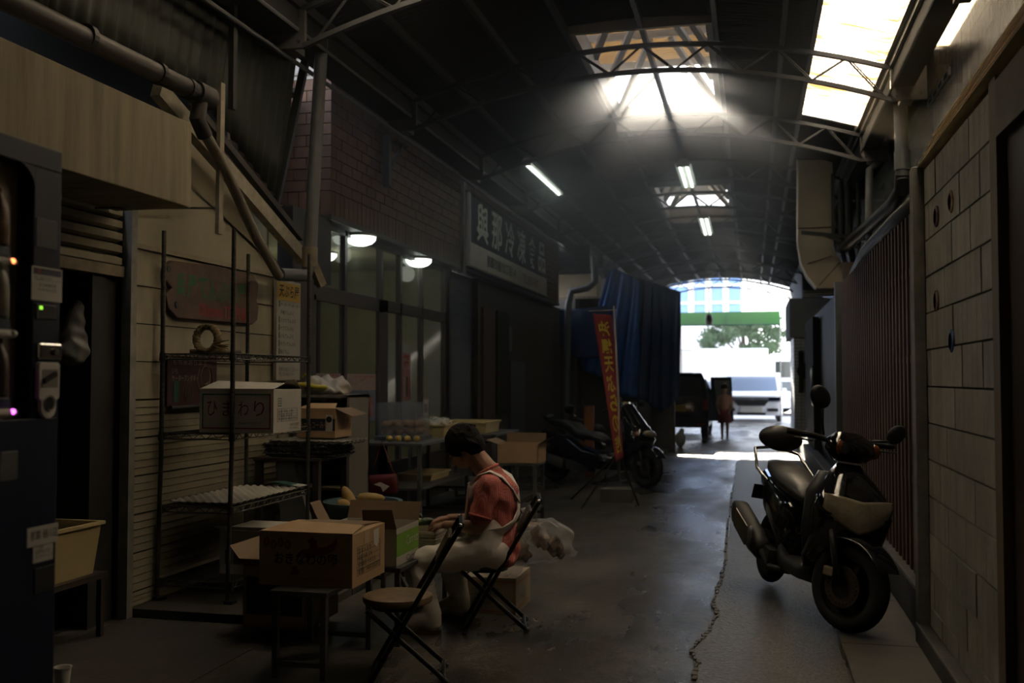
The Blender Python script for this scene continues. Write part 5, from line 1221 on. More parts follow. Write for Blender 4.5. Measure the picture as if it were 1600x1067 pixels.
hand(WN, (WN-EN)+Vector((-.02, .03, -.05)), Vector((-.12, .0, 1)), -1)
hand(WF, (WF-EF)+Vector((-.02, -.03, -.04)), Vector((-.12, -.0, 1)), 1)
# legs (under clothes)
HN, HF = Vector((-1.47, 5.60, .455)), Vector((-1.47, 5.77, .455))
KN, KF = Vector((-1.905, 5.50, .385)), Vector((-1.80, 5.84, .385))
AN, AF = Vector((-1.795, 5.475, .10)), Vector((-1.735, 5.86, .10))
for h_, k_, a_ in ((HN, KN, AN), (HF, KF, AF)): b.cap(h_, k_, .070, .050); b.cap(k_, a_, .050, .034); b.cap(a_, a_+Vector((-.1, 0, -.05)), .032, .026)
b.remesh('body', M_skin, wo, .0055, 5)
# face details
for s in (-1, 1):
    MB().sph(H(.083, .028*s, -.006), (.006, .013, .007), 10, 6, HR).build('eyelid', mat('eyelid', (.20, .10, .065), .6, var=0), wo, smooth=True)
    MB().tube([H(.093, .014*s, .018), H(.090, .03*s, .022), H(.078, .045*s, .016)], .0028, 5).build('eyebrow', M_hair, wo)
MB().tube([H(.090, .020, -.068), H(.095, 0, -.066), H(.090, -.020, -.068)], .0028, 6).build('lips', mat('lip', (.18, .06, .05), .6, var=0), wo)
hr = MB()
hr.sph(H(-.026, 0, .036), (.112, .100, .106), 22, 14, HR); hr.sph(H(-.065, 0, -.015), (.070, .082, .080), 18, 12, HR)
for k in range(70):
    a = random.uniform(0, 2*PI); e = random.uniform(.1, 1.25)
    f_, s_, u_ = math.cos(a)*math.sin(e), math.sin(a)*math.sin(e), math.cos(e)
    c0 = H(-.026+.102*f_, .088*s_, .036+.096*u_); c1 = H(-.030+.120*f_, .106*s_, .026+.108*u_)
    hr.cap(c0, c1, .015, .007, 6)
for k in range(16): s_ = -1 if k % 2 else 1; hr.cap(H(-.02-.006*k*.6, .078*s_, .01), H(-.035-.006*k, .084*s_, -.045-.015*random.random()), .015, .006, 6)
for k in range(9): hr.cap(H(.055, -.048+.012*k, .065), H(.082, -.052+.013*k, .035), .013, .005, 6)
for k in range(8): hr.cap(H(-.085, -.05+.014*k, -.02), H(-.078, -.05+.014*k, -.085), .014, .005, 6)
hr.remesh('hair', M_hair, wo, .0055, 4)
# shirt
s = MB()
s.cap(NB+Vector((.012, 0, -.03)), CH+Vector((.005, 0, 0)), .075, .128); s.cap(CH+Vector((.008, -.03, 0)), BE, .125, .122); s.cap(CH+Vector((.008, .03, 0)), BE, .125, .122); s.cap(BE, PE+Vector((.03, 0, -.0)), .122, .125)
s.sph(CH+Vector((.03, 0, .0)), (.11, .16, .11), 16, 12)
s.cap(SN, SF, .073); s.cap(SN, SN.lerp(EN, .72), .072, .066); s.cap(SF, SF.lerp(EF, .72), .070, .062)
s.cap(PE+Vector((.04, -.06, 0)), PE+Vector((.085, -.06, -.045)), .07, .055)
s.remesh('shirt', M_shirt, wo, .008, 6, noise=lambda c: Vector((.004*math.sin(c.z*55+c.y*20), .004*math.sin(c.x*60+c.z*42), .003*math.sin(c.y*50+c.x*40))))
for S_, E_ in ((SN, EN), (SF, EF)): MB().tube([S_.lerp(E_, .70), S_.lerp(E_, .76)], [.068, .070], 20).build('sleeve_hem', M_shirt, wo, smooth=True)
MB().tube([NB+Vector((.055*math.cos(t)-.01, .06*math.sin(t), .012+.03*math.cos(t))) for t in [2*PI*i/24 for i in range(24)]], .010, 6, closed=True).build('collar', M_shirt, wo, smooth=True)
# trousers
s = MB()
for h_, k_, a_ in ((HN, KN, AN), (HF, KF, AF)):
    s.cap(h_+Vector((.02, 0, -.01)), k_, .092, .068); s.cap(k_, k_.lerp(a_, .62), .074, .072)
s.remesh('trousers', M_apron, wo, .009, 5, noise=lambda c: Vector((.006*math.sin(c.z*75+c.x*25) if c.z < .37 else 0, .0, .004*math.sin(c.x*45))))
# apron: skirt over the lap, bib, straps
s = MB()
s.cap(HN+Vector((-.02, -.01, .02)), KN+Vector((.02, 0, .012)), .098, .074); s.cap(HF+Vector((-.02, .01, .02)), KF+Vector((.02, 0, .012)), .098, .074)
s.cap(BE+Vector((-.032, -.035, -.02)), HN+Vector((-.035, .0, .02)), .130, .110); s.cap(BE+Vector((-.032, .035, -.02)), HF+Vector((-.035, 0, .02)), .130, .110)
s.prism([(-1.55, 5.50, .52), (-1.90, 5.45, .45), (-1.80, 5.84, .45), (-1.55, 5.83, .52)], (0, 0, -.05))
s.cap(BE+Vector((-.045, 0, .02)), BE+Vector((-.065, 0, .12)), .115, .085)
s.remesh('apron', M_apron, wo, .009, 6, noise=lambda c: Vector((0, .003*math.sin(c.x*40), .005*math.sin(c.x*38+c.y*30+c.z*40))))
MB().grid(lambda u, v: (-1.615-.035*math.cos((u-.5)*PI)*1.0+.02*v, 5.685+(u-.5)*.24, .62+.22*v), 12, 8).build('bib', M_apron, wo, smooth=True, solid=.006)
def strap(pts, w):
    # ribbon lying on the shirt: flat tube
    MB().tube(pts, w, 10, flat=.22).build('strap', M_apron, wo, smooth=True)
def onback(y, z, d=.0): return Vector((-1.335+d, y, z))
strap([(-1.60, 5.60, .835), (-1.535, 5.585, .895), (-1.475, 5.58, .917), (-1.41, 5.60, .885), (-1.36, 5.64, .82), (-1.335, 5.70, .74)], .032)
strap([(-1.60, 5.77, .835), (-1.54, 5.785, .897), (-1.48, 5.79, .917), (-1.41, 5.77, .885), (-1.36, 5.73, .82), (-1.335, 5.67, .74)], .032)
strap([(-1.335, 5.70, .75), (-1.33, 5.68, .68), (-1.345, 5.62, .62), (-1.39, 5.565, .585), (-1.46, 5.548, .57), (-1.53, 5.555, .57)], .034)
# boots
for h_, k_, a_, nm in ((HN, KN, AN, 'n'), (HF, KF, AF, 'f')):
    d = Vector((-1, -.15 if nm == 'n' else .05, 0)).normalized(); l = Vector((0, 0, 1)).cross(d)
    tp = k_.lerp(a_, .42)
    s = MB()
    s.loft([(tp, Vector((.078, 0, .01)), Vector((0, .070, 0)), 2), (k_.lerp(a_, .7), (.068, 0, 0), (0, .062, 0), 2), (a_+Vector((0, 0, .02)), (.060, 0, 0), (0, .054, 0), 2), (a_+Vector((.0, 0, -.06)), (.062, 0, 0), (0, .048, 0), 2)], 20)
    s.cap(a_+Vector((.012, 0, -.03)), a_+Vector((.01, 0, -.048)), .050, .046)
    s.cap(a_+d*.03+Vector((0, 0, -.01)), a_+d*.12+Vector((0, 0, -.048)), .056, .046); s.cap(a_+d*.10+Vector((0, 0, -.055)), a_+d*.165+Vector((0, 0, -.060)), .040, .033)
    bt = s.remesh('boot', M_boot, wo, .007, 4, noise=lambda c: Vector((0, 0, max(0, .014-c.z)*1.0)))
    MB().loft([(a_+d*.072+Vector((0, 0, -.100)), d*.130, l*.046, 2.6), (a_+d*.072+Vector((0, 0, -.080)), d*.132, l*.048, 2.6)], 28).build('sole', M_sole, bt, smooth='a')
    MB().tube([tp+Vector((.078*math.cos(t), .070*math.sin(t), .005+.01*math.cos(t))) for t in [2*PI*i/24 for i in range(24)]], .0045, 6, closed=True).build('rim', M_boot, bt, smooth=True)
# ---- carton and clear bag behind her
ob = thing('cardboard_box', 'orange-edged printed carton on floor behind the chair', 'box', (-1.58, 6.15, 0))
ox0, ox1, oy0, oy1, oz1 = -1.755, -1.42, 6.0, 6.40, .225
B(ox0, ox1, oy0, oy1, 0, oz1).build('body', mat('pale_carton', (.30, .25, .19), .8, var=.15), ob, bevel=.003)
mo = mat('orange_print', (.33, .14, .03), .7, var=0)
for (a, b_, c, d) in ((ox0+.01, ox1-.01, .012, .022), (ox0+.01, ox1-.01, .195, .205), (ox0+.01, ox0+.02, .012, .205), (ox1-.02, ox1-.01, .012, .205)): B(a, b_, oy0-.001, oy0, c, d).build('border', mo, ob)
text('国産野菜\n青果部', (ox0+.05, oy0-.001, .06), fx, fz, .18, .10, M_steel, ob)
B(ox1, ox1+.001, oy0+.03, oy1-.03, .03, .04).build('border', mo, ob); B(ox1, ox1+.001, oy0+.03, oy1-.03, .18, .19).build('border', mo, ob); text('A級', (ox1, oy0+.1, .07), ud, vd, .16, .07, M_steel, ob)
cbg = MB(); c0 = Vector((-1.235, 6.02, .46))
cbg.sph(c0, (.17, .15, .13), 16, 10); cbg.sph(c0+Vector((-.14, .03, -.05)), (.16, .15, .11), 14, 8); cbg.cap(c0+Vector((.05, 0, -.02)), c0+Vector((.17, -.02, -.06)), .07, .02); cbg.cap(c0+Vector((-.12, 0, .05)), c0+Vector((-.14, .02, .19)), .05, .02); cbg.sph(c0+Vector((-.28, .06, -.13)), (.14, .12, .11), 12, 8)
tag(cbg.remesh('plastic_bag', M_bag, None, .010, 3, noise=lambda c: Vector((.010*math.sin(c.z*55+c.y*30), .012*math.sin(c.x*60+c.z*20), .012*math.sin(c.x*48+c.y*70)))), 'large translucent plastic bag ballooning behind the chair back', 'bag')
for k, (dx, dy, dz, r) in enumerate([(-.05, .03, .02, .055), (.04, .05, -.04, .05), (-.17, .05, -.07, .05)]):
    tag(MB().sph(c0+Vector((dx, dy, dz)), (r, r, r*1.3), 12, 8).sph(c0+Vector((dx+.03, dy, dz-.04)), (r*.8, r*.7, r*.7), 10, 8).remesh('peelings_bundle', mat('brown_peel', (.20, .13, .09), .85, var=.5, scale=25), None, .008, 1, noise=lambda c: Vector((.008*math.sin(c.z*110), .006*math.sin(c.x*90), .008*math.sin(c.x*120+c.y*60)))), ('brown bundle in middle of the translucent bag', 'brown bundle at the right inside translucent bag', 'brown bundle low at the left inside translucent bag')[k], 'waste', 'bundles in the bag')
# ================================================================ SCOOTERS
def scooter(label, loc, rz, lean, steer, kind='commuter', scale=1.0):
    """local axes: x forward, y left, z up; origin on the ground below the middle of the wheelbase"""
    t = thing('scooter', label, 'scooter', loc, 0, 'parked scooters', rot=(Euler((lean, 0, 0)).to_matrix() @ Matrix.Identity(3)).to_euler() if False else (Matrix.Rotation(rz, 3, 'Z') @ Matrix.Rotation(lean, 3, 'X')).to_euler())
    big = kind == 'maxi'; t.scale = (scale,)*3
    wb = .76 if big else .64; R = .27 if big else .235; tw_ = .060 if big else .050
    def P(m, name, mt_, par=t, sm=True, **k): return m.build(name, mt_, par, smooth=sm, world=False, **k)
    def wheel(x, nm, steer_=0):
        Rz = Matrix.Rotation(steer_, 3, 'Z'); c = Vector((x, 0, R))
        w = P(MB().tube([c+Rz @ Vector(((R-tw_)*math.cos(a), 0, (R-tw_)*math.sin(a))) for a in [2*PI*i/40 for i in range(40)]], tw_, 14, closed=True, flat=.95), nm, M_rubber)
        prof = [(R-tw_-.035, -.04), (R-tw_-.005, -.045), (R-tw_-.005, .045), (R-tw_-.035, .04), (R-tw_-.035, -.04)]
        Rx = Rz @ Matrix.Rotation(PI/2, 3, 'X')
        P(MB().lathe(prof, c, 32, 'z', Rx), 'rim', mat('dark_rim', (.04, .036, .034), .4, .6, var=.3), w, 'a')
        hub = MB().lathe([(.0, -.05), (.035, -.05), (.04, 0), (.035, .05), (0, .05)], c, 16, 'z', Rx)
        P(hub, 'hub', M_dsteel, w)
        sp_ = MB()
        for k in range(5):
            a = 2*PI*k/5; sp_.bar(c+Rz @ Vector((.03*math.cos(a), 0, .03*math.sin(a))), c+Rz @ Vector(((R-tw_-.02)*math.cos(a), 0, (R-tw_-.02)*math.sin(a))), .022, .03)
        o = P(sp_, 'spokes', M_dsteel, w, False); o['kind'] = 'stuff'
        dsk = MB().lathe([(.062, -.003), (.108, -.003), (.108, .003), (.062, .003), (.062, -.003)], c+Rz @ Vector((0, -.062, 0)), 32, 'z', Rx)
        o = P(dsk, 'brake_disc', mat('disc_metal', (.13, .105, .085), .4, .7, var=.3, scale=30), w, 'a')
        hs = MB()
        for k in range(24):
            a = 2*PI*k/24; q = c+Rz @ Vector((.09*math.cos(a), -.0665, .09*math.sin(a))); hs.sph(q, .0045, 6, 4)
        o2 = P(hs, 'disc_hole', M_black, w, False); o2['kind'] = 'stuff'
        P(MB().ob(c+Rz @ Vector((-.085, -.065, .06)), (.07, .035, .05), Rz), 'caliper', mat('caliper_metal', (.30, .25, .20), .4, .6, var=.3), w, False, bevel=.008)
        return w
    wheel(wb, 'front_wheel', steer); wheel(-wb, 'rear_wheel')
    Rz = Matrix.Rotation(steer, 3, 'Z'); wc_ = Vector((wb, 0, R))
    def S(x, y, z): return wc_ + Rz @ Vector((x, y, z-R))
    for s in (-1, 1): P(MB().tube([S(-.0, .085*s, R), S(-.12, .085*s, R+.34)], .019, 10), 'fork_leg', M_black)
    fd = MB()
    def ff(u, v):
        a = math.radians(28+125*u); th = (v-.5)*PI*.9; r = R+.028-.018*(1-math.cos(th)); return S(r*math.cos(a), .088*math.sin(th), R+r*math.sin(a))
    fd.grid(ff, 20, 10); P(fd, 'front_fender', M_blackgl, solid=.004)
    # body shells
    e = 2.4
    if not big:
        fc0 = [(( .36, 0, .24), (.06, 0, .0), (0, .15, 0)), (( .39, 0, .34), (.08, 0, .0), (0, .185, 0)), ((.50, 0, .46), (.12, 0, 0), (0, .195, 0)), ((.53, 0, .60), (.125, 0, 0), (0, .215, 0)), ((.49, 0, .71), (.105, 0, 0), (0, .185, 0)), ((.43, 0, .80), (.075, 0, 0), (0, .115, 0)), ((.40, 0, .86), (.05, 0, 0), (0, .06, 0))]
        P(MB().loft([(c, a, b_, e) for c, a, b_ in fc0], 28), 'front_cowl', M_blackgl)
        # leg shield
        P(MB().loft([((.40, 0, .28), (.04, 0, 0), (0, .17, 0), 3), ((.40, 0, .48), (.035, 0, 0), (0, .215, 0), 3), ((.37, 0, .68), (.035, 0, 0), (0, .205, 0), 3), ((.34, 0, .80), (.03, 0, 0), (0, .14, 0), 3)], 24), 'leg_shield', M_black)
        # V headlight
        def hl_(u, v):
            y = (u-.5)*2; w_ = .185; zc = .605+.055*abs(y)**1.4; hh_ = .072*(1-.55*abs(y)**2.2)+.004
            z = zc+(v-.5)*2*hh_-(.02 if v < .5 else 0)*(1-abs(y))
            x = .53+.132*math.sqrt(max(0, 1-(y*w_/.222)**2))-.02*abs(v-.45)+.004
            return (x, y*w_, z)
        P(MB().grid(hl_, 24, 10), 'headlight', mat('headlight_lens', (.36, .31, .22), .12, var=.35, scale=18, coat=.8), solid=.006)
        P(MB().prism([(.625, -.08, .705), (.655, 0, .660), (.625, .08, .705), (.55, .05, .79), (.55, -.05, .79)], (-.02, 0, -.004)), 'nose_panel', M_blackgl, sm=False)
        # under floor and tail
        P(MB().loft([((.42, 0, .24), (0, .13, 0), (0, 0, .06), 3), ((.2, 0, .22), (0, .15, 0), (0, 0, .05), 4), ((-.05, 0, .22), (0, .15, 0), (0, 0, .05), 4), ((-.15, 0, .26), (0, .14, 0), (0, 0, .08), 3)], 20), 'footboard', M_black)
        P(MB().loft([((-.05, 0, .40), (0, .12, 0), (0, 0, .17), 3), ((-.25, 0, .46), (0, .15, 0), (0, 0, .17), 3), ((-.55, 0, .56), (0, .14, 0), (0, 0, .13), 3), ((-.85, 0, .66), (0, .08, 0), (0, 0, .06), 2.5)], 24), 'rear_body', M_blackgl)
        P(MB().loft([((-.02, 0, .60), (0, .09, 0), (0, 0, .03), 2.5), ((-.12, 0, .64), (0, .13, 0), (0, 0, .055), 2.6), ((-.38, 0, .68), (0, .145, 0), (0, 0, .06), 2.6), ((-.62, 0, .74), (0, .12, 0), (0, 0, .05), 2.6), ((-.78, 0, .76), (0, .07, 0), (0, 0, .03), 2.4)], 24), 'seat', mat('seat_vinyl', (.022, .020, .018), .38, var=.2))
        P(MB().sph((-.80, 0, .93), (.055, .15, .085), 18, 12), 'backrest', mat('seat_vinyl', (.02, .02, .02)))
        for s in (-1, 1): P(MB().tube([(-.45, .16*s, .66), (-.62, .185*s, .72), (-.84, .15*s, .84), (-.86, .05*s, .86)], .011, 8), 'grab_rail', M_chrome)
        # handlebar cowl (steered)
        hc = Vector((.36, 0, 0)); Rs = Matrix.Rotation(steer*.55, 3, 'Z')
        def G(x, y, z): return hc + Rs @ Vector((x, y, z))
        ax, ay = Rs @ Vector((1, 0, 0)), Rs @ Vector((0, 1, 0))
        P(MB().loft([(G(.01, 0, .87), ax*.05, ay*.10, 2.4), (G(.035, 0, .93), ax*.075, ay*.165, 2.4), (G(.02, 0, .985), ax*.07, ay*.15, 2.4), (G(-.01, 0, 1.03), ax*.035, ay*.07, 2.2)], 26), 'handlebar_cowl', M_blackgl)
        for s in (-1, 1):
            P(MB().sph(G(.075, .115*s, .945), (.016, .034, .042), 14, 10, Rs @ Matrix.Rotation(-.6*s, 3, 'Z')), 'turn_signal', mat('amber_lens', (.26, .09, .03), .15, var=.5, scale=40, coat=.6))
            P(MB().tube([G(-.02, .12*s, .97), G(-.04, .20*s, .985), G(-.07, .355*s, .99)], [.014, .016, .0175], 12), 'grip', M_rubber)
            P(MB().tube([G(-.05, .19*s, .965), G(-.0, .24*s, .955), G(-.02, .34*s, .96)], .006, 6), 'brake_lever', M_steel)
            mz = 1.20 if s < 0 else 1.06; my = .20*s if s < 0 else .30*s
            P(MB().tube([G(-.03, .15*s, 1.0), G(-.0, .19*s if s < 0 else .22*s, 1.06 if s < 0 else 1.01), G(-.01, my, mz-.04)], .0075, 8), 'mirror_stem', M_black)
            P(MB().sph(G(-.01, my+.02*s, mz), (.024, .074 if s < 0 else .07, .056 if s < 0 else .05), 16, 12, Rs @ Matrix.Rotation(-.6 if s < 0 else .6, 3, 'X')), 'mirror', M_black)
        # muffler on the rider's right
        mf = MB().loft([((-.33, -.17, .24), (0, .045, 0), (0, 0, .055), 3), ((-.42, -.185, .28), (0, .06, 0), (0, 0, .075), 3), ((-.78, -.20, .40), (0, .06, 0), (0, 0, .08), 3), ((-.84, -.20, .42), (0, .05, 0), (0, 0, .06), 3)], 20)
        q = P(mf, 'muffler', mat('muffler_black', (.03, .028, .026), .5, var=.2)); P(MB().loft([((-.40, -.25, .30), (.02, 0, 0), (0, 0, .05), 3), ((-.40, -.235, .30), (.05, 0, .0), (0, 0, .07), 3)], 16), 'shield', M_steel, q)
        MB().prism([(-.42, -.252, .24), (-.66, -.266, .33), (-.66, -.266, .44), (-.42, -.252, .36)], (0, -.008, 0)).build('heat_shield', mat('heat_shield', (.16, .14, .12), .3, .7, var=.3), q, world=False)
        P(MB().tube([(.0, -.1, .18), (-.2, -.15, .16), (-.34, -.17, .23)], .02, 8), 'exhaust_pipe', M_dsteel)
        P(MB().bar((-.2, -.14, .20), (-.7, -.12, .25), .06, .12), 'engine_case', M_dsteel, sm=False)
        P(MB().tube([(.05, .13, .2), (.02, .22, .015)], .012, 8), 'side_stand', M_steel)
        P(MB().ob((-.95, 0, .55), (.01, .18, .10), Euler((0, .3, 0))), 'rear_fender', M_black, sm=False)
    else:
        P(MB().loft([((.42, 0, .42), (.10, 0, 0), (0, .13, 0), e), ((.58, 0, .52), (.17, 0, 0), (0, .20, 0), e), ((.62, 0, .66), (.19, 0, 0), (0, .23, 0), e), ((.56, 0, .82), (.16, 0, 0), (0, .19, 0), e), ((.48, 0, .92), (.10, 0, 0), (0, .12, 0), e)], 28), 'front_cowl', M_blackgl)
        def ws_(u, v): y = (u-.5)*2; return (.74-.30*v-.08*y*y, y*(.20-.06*v), .78+.36*v)
        P(MB().grid(ws_, 16, 8), 'windscreen', mat('smoked_screen', (.01, .01, .014), .08, var=0, coat=.8), solid=.005)
        P(MB().sph((.77, 0, .72), (.05, .15, .05), 18, 10), 'headlight', mat('headlight_lens', (.3, .28, .24), .12))
        P(MB().loft([((.45, 0, .34), (0, .20, 0), (0, 0, .12), 3), ((.1, 0, .32), (0, .22, 0), (0, 0, .11), 4), ((-.2, 0, .36), (0, .20, 0), (0, 0, .13), 3), ((-.45, 0, .48), (0, .19, 0), (0, 0, .15), 3), ((-.98, 0, .66), (0, .09, 0), (0, 0, .07), 2.5)], 24), 'side_body', M_blackgl)
        P(MB().loft([((.12, 0, .60), (0, .10, 0), (0, 0, .04), 2.5), ((-.05, 0, .66), (0, .17, 0), (0, 0, .07), 2.6), ((-.30, 0, .68), (0, .18, 0), (0, 0, .07), 2.6), ((-.42, 0, .76), (0, .17, 0), (0, 0, .09), 2.6), ((-.85, 0, .84), (0, .12, 0), (0, 0, .05), 2.6)], 24), 'seat', mat('seat_vinyl', (.02, .02, .02)))
        P(MB().sph((-.92, 0, .90), (.08, .10, .06), 16, 10), 'backrest', M_black)
        P(MB().tube([(.30, .22, .34), (.0, .235, .40), (-.45, .21, .52), (-.8, .14, .64)], .012, 6), 'side_trim', M_steel)
        for s in (-1, 1):
            P(MB().tube([(.38, .05*s, .95), (.34, .2*s, 1.0), (.26, .36*s, 1.0)], .016, 10), 'grip', M_rubber)
            P(MB().tube([(.44, .16*s, .96), (.46, .24*s, 1.05), (.44, .28*s, 1.12)], .008, 8), 'mirror_stem', M_black)
            P(MB().sph((.44, .29*s, 1.15), (.03, .065, .045), 14, 10), 'mirror', M_black)
            P(MB().sph((.66, .19*s, .70), (.06, .03, .04), 12, 8), 'turn_signal', mat('amber_lens', (.42, .12, .03)))
        P(MB().loft([((-.45, -.22, .25), (0, .06, 0), (0, 0, .08), 3), ((-1.0, -.24, .38), (0, .06, 0), (0, 0, .08), 3)], 18), 'muffler', mat('muffler_black', (.03, .03, .03)))
        P(MB().bar((-.1, -.05, .24), (-.76, -.1, .27), .2, .14), 'engine_case', M_dsteel, sm=False)
        P(MB().tube([(.0, .12, .2), (-.04, .25, .015)], .012, 8), 'side_stand', M_steel)
    return t
# near scooter: front wheel contact (.56, 6.15), rear (.18, 7.35)
fwp, rwp = Vector((.485, 6.0, 0)), Vector((.10, 7.31, 0)); dv = (fwp-rwp).normalized(); mid = (fwp+rwp)/2
ang = math.atan2(dv.y, dv.x)
scooter('black scooter with cloudy headlight parked against the batten fence', (mid.x, mid.y, .016), ang, math.radians(-9), math.radians(30), scale=1.09)
fwp, rwp = Vector((-1.33, 13.25, 0)), Vector((-2.78, 13.95, 0)); dv = (fwp-rwp).normalized(); mid = (fwp+rwp)/2
scooter('large black maxi scooter parked sideways behind the red banner', (mid.x, mid.y, .0), math.atan2(dv.y, dv.x), math.radians(-6), math.radians(-14), 'maxi')
fwp, rwp = Vector((-1.9, 16.2, 0)), Vector((-3.0, 16.9, 0)); dv = (fwp-rwp).normalized(); mid = (fwp+rwp)/2
scooter('dim scooter standing behind the large maxi scooter', (mid.x, mid.y, .0), math.atan2(dv.y, dv.x), math.radians(-6), math.radians(0))
# ================================================================ BANNER
bn = thing('banner_flag', 'tall red nobori banner with yellow characters on tripod stand', 'banner', (-1.55, 11.2, 0))
PX0, PY0 = -1.53, 11.2
ptop_ = at(959, 482, 1, 11.2); pbot = at(967, 760, 1, 11.2)
MB().tube([(pbot.x, 11.2, .30), (pbot.x, 11.2, 1.2), (ptop_.x, 11.2, ptop_.z+.03)], .011, 8).build('pole', M_whitesteel, bn)
tl, tr_ = at(920, 486, 1, 11.2), at(964, 484, 1, 11.2); MB().tube([tl, tr_], .007, 6).build('cross_bar', M_whitesteel, bn)
c_tl, c_tr, c_bl, c_br = at(926, 490, 1, 11.2), at(955, 492, 1, 11.2), at(963, 722, 1, 11.05), at(974, 716, 1, 11.25)
def cloth(u, v):
    # u across, v down
    w = .035*math.sin(v*5+u*2)*v
    ml, mr = at(943, 598, 1, 11.1), at(965, 596, 1, 11.22)
    def q(a, b_, c): return a*(1-v)*(1-2*v)+b_*4*v*(1-v)+c*v*(2*v-1)
    a = q(c_tl, ml, c_bl); b_ = q(c_tr, mr, c_br); p = a.lerp(b_, u); p.y += w+.05*math.sin(u*PI)*v; return p
bc = MB().grid(cloth, 8, 30).build('cloth', mat('red_cloth', (.20, .018, .022), .75, var=.15), bn, smooth=True, solid=.002)
# characters mapped onto the cloth, seen from the back (mirrored)
for k, ch in enumerate('沖縄天ぷらの店'):
    cu = bpy.data.curves.new('t', 'FONT'); cu.body = ch; cu.offset = .03; cu.resolution_u = 2; tt = bpy.data.objects.new('t', cu); C.objects.link(tt)
    me = bpy.data.meshes.new_from_object(tt.evaluated_get(bpy.context.evaluated_depsgraph_get())); bpy.data.objects.remove(tt)
    xs = [v.co.x for v in me.vertices]; ys_ = [v.co.y for v in me.vertices]; x0, x1, y0, y1 = min(xs), max(xs), min(ys_), max(ys_)
    for v in me.vertices:
        u_ = .84-.62*(v.co.x-x0)/(x1-x0); v_ = .055+.132*k+.115*(1-(v.co.y-y0)/(y1-y0)); p = cloth(u_, v_); v.co = p+Vector((0, -.006, 0))
    me.materials.clear(); me.materials.append(mat('yellow_cloth_print', (.42, .34, .03), .7, var=0)); link('lettering', me, bn)
for (u, v) in [(908, 795), (998, 790), (945, 745)]:
    q = at(u, v, 2, 0); MB().tube([(pbot.x, 11.2, .62), (q.x, min(q.y, 11.9), .0)], .011, 8).build('stand_leg', M_dsteel, bn)
MB().tube([(pbot.x, 11.2, .30), (pbot.x, 11.2, .70)], .018, 8).build('socket', M_dsteel, bn)
tag(B(-1.75, -1.38, 11.7, 11.95, 0, .16).build('weight_block', M_kerb, None, bevel=.01), 'grey concrete block on the floor behind the banner tripod', 'block')
tag(B(-2.42, -2.28, 14.6, 14.66, 0, 1.05).build('folder_sign', mat('orange_dull', (.22, .07, .01), .6, var=.3), None), 'dull orange sign standing beyond the maxi scooter seat', 'sign')
# ================================================================ ROOF TUBE LIGHTS
def tubelight(label, a, b, n=1, w=.13):
    t = thing('tube_light', label, 'lamp', tuple((Vector(a)+Vector(b))/2), 0, 'fluorescent tube lights')
    a, b = Vector(a), Vector(b); d = (b-a).normalized(); s_ = d.cross(Vector((0, 0, 1))).normalized()
    u_ = s_.cross(d)
    m = MB(); m.prism([a+s_*w/2+u_*.0, a-s_*w/2, a-s_*w*.2+u_*.07, a+s_*w*.2+u_*.07], b-a); m.build('housing', M_whitesteel, t)
    for k in range(n):
        o = s_*(0 if n == 1 else (.045*(1 if k else -1))); MB().tube([a+o+d*.04-u_*.022, b+o-d*.04-u_*.022], .016, 10).build('tube', M_tubelight, t, smooth='a')
    for e_ in (a+d*.02, b-d*.02): MB().ob(e_-u_*.012, (w*.8, .03, .045), Matrix((s_, d, u_)).transposed()).build('end_cap', M_whitesteel, t)
    for e_ in (a.lerp(b, .15), a.lerp(b, .85)): MB().tube([e_+u_*.06, Vector((e_.x, e_.y, zr(e_.x, 4.42, .42)+.05))], .008, 6).build('hanger', M_dsteel, t)
    return t
a, b = at(822, 254, 0, -2.75), at(874, 302, 0, -2.75); tubelight('lit single tube lamp slung from left roof edge', a, b, 1, .14)
tubelight('lit twin tube lamp before the small far skylight', at(1067, 256, 2, 4.30), at(1077, 290, 2, 4.30), 2, .22)
tubelight('lit twin tube lamp beyond the small far skylight', at(1099, 338, 2, 4.32), at(1106, 365, 2, 4.32), 2, .22)
# ================================================================ FAR END
def wheelset(t, spots, R, axis='x'):
    for (x, y) in spots:
        w = MB().lathe([(.0, -.09), (R*.6, -.09), (R, -.07), (R, .07), (R*.6, .09), (0, .09)], (x, y, R), 24, axis).build('wheel', M_rubber, t, smooth='a')
        MB().lathe([(0, -.095), (R*.55, -.095), (R*.55, .095), (0, .095)], (x, y, R), 18, axis).build('hub_cap', M_steel, w, smooth='a')
# black van, rear towards us, on the left
bv = thing('black_van', 'black kei van seen from behind at the far left', 'van', (-1.9, 26, 0))
vx0, vx1, vy0, vy1 = -2.55, -1.02, 24.4, 27.6
prof = [(vx0, .30), (vx0-.0, 1.0), (vx0+.10, 1.45), (vx0+.16, 1.60), (vx1-.16, 1.60), (vx1-.10, 1.45), (vx1, 1.0), (vx1, .30)]
MB().prism([(x, vy0, z) for x, z in prof], (0, vy1-vy0, 0)).build('body', M_blackgl, bv, bevel=.04)
B(vx0+.16, vx1-.16, vy0-.012, vy0+.01, 1.02, 1.50).build('rear_window', M_glassd, bv); B(vx0+.03, vx1-.03, vy0-.06, vy0, .28, .50).build('bumper', M_black, bv, bevel=.02)
B(vx0+.55, vx1-.55, vy0-.02, vy0, .66, .82).build('number_plate', mat('plate_yellow', (.35, .22, .02), .5, var=0), bv)
for x in (vx0+.02, vx1-.14): B(x, x+.12, vy0-.02, vy0+.02, .70, .95).build('tail_light', mat('tail_red', (.20, .01, .01), .3, var=0), bv, bevel=.01)
for x in (vx0+.08, vx1-.28): B(x, x+.2, vy0-.07, vy0-.06, .34, .38).build('reflector', mat('tail_red', (.2, .01, .01)), bv)
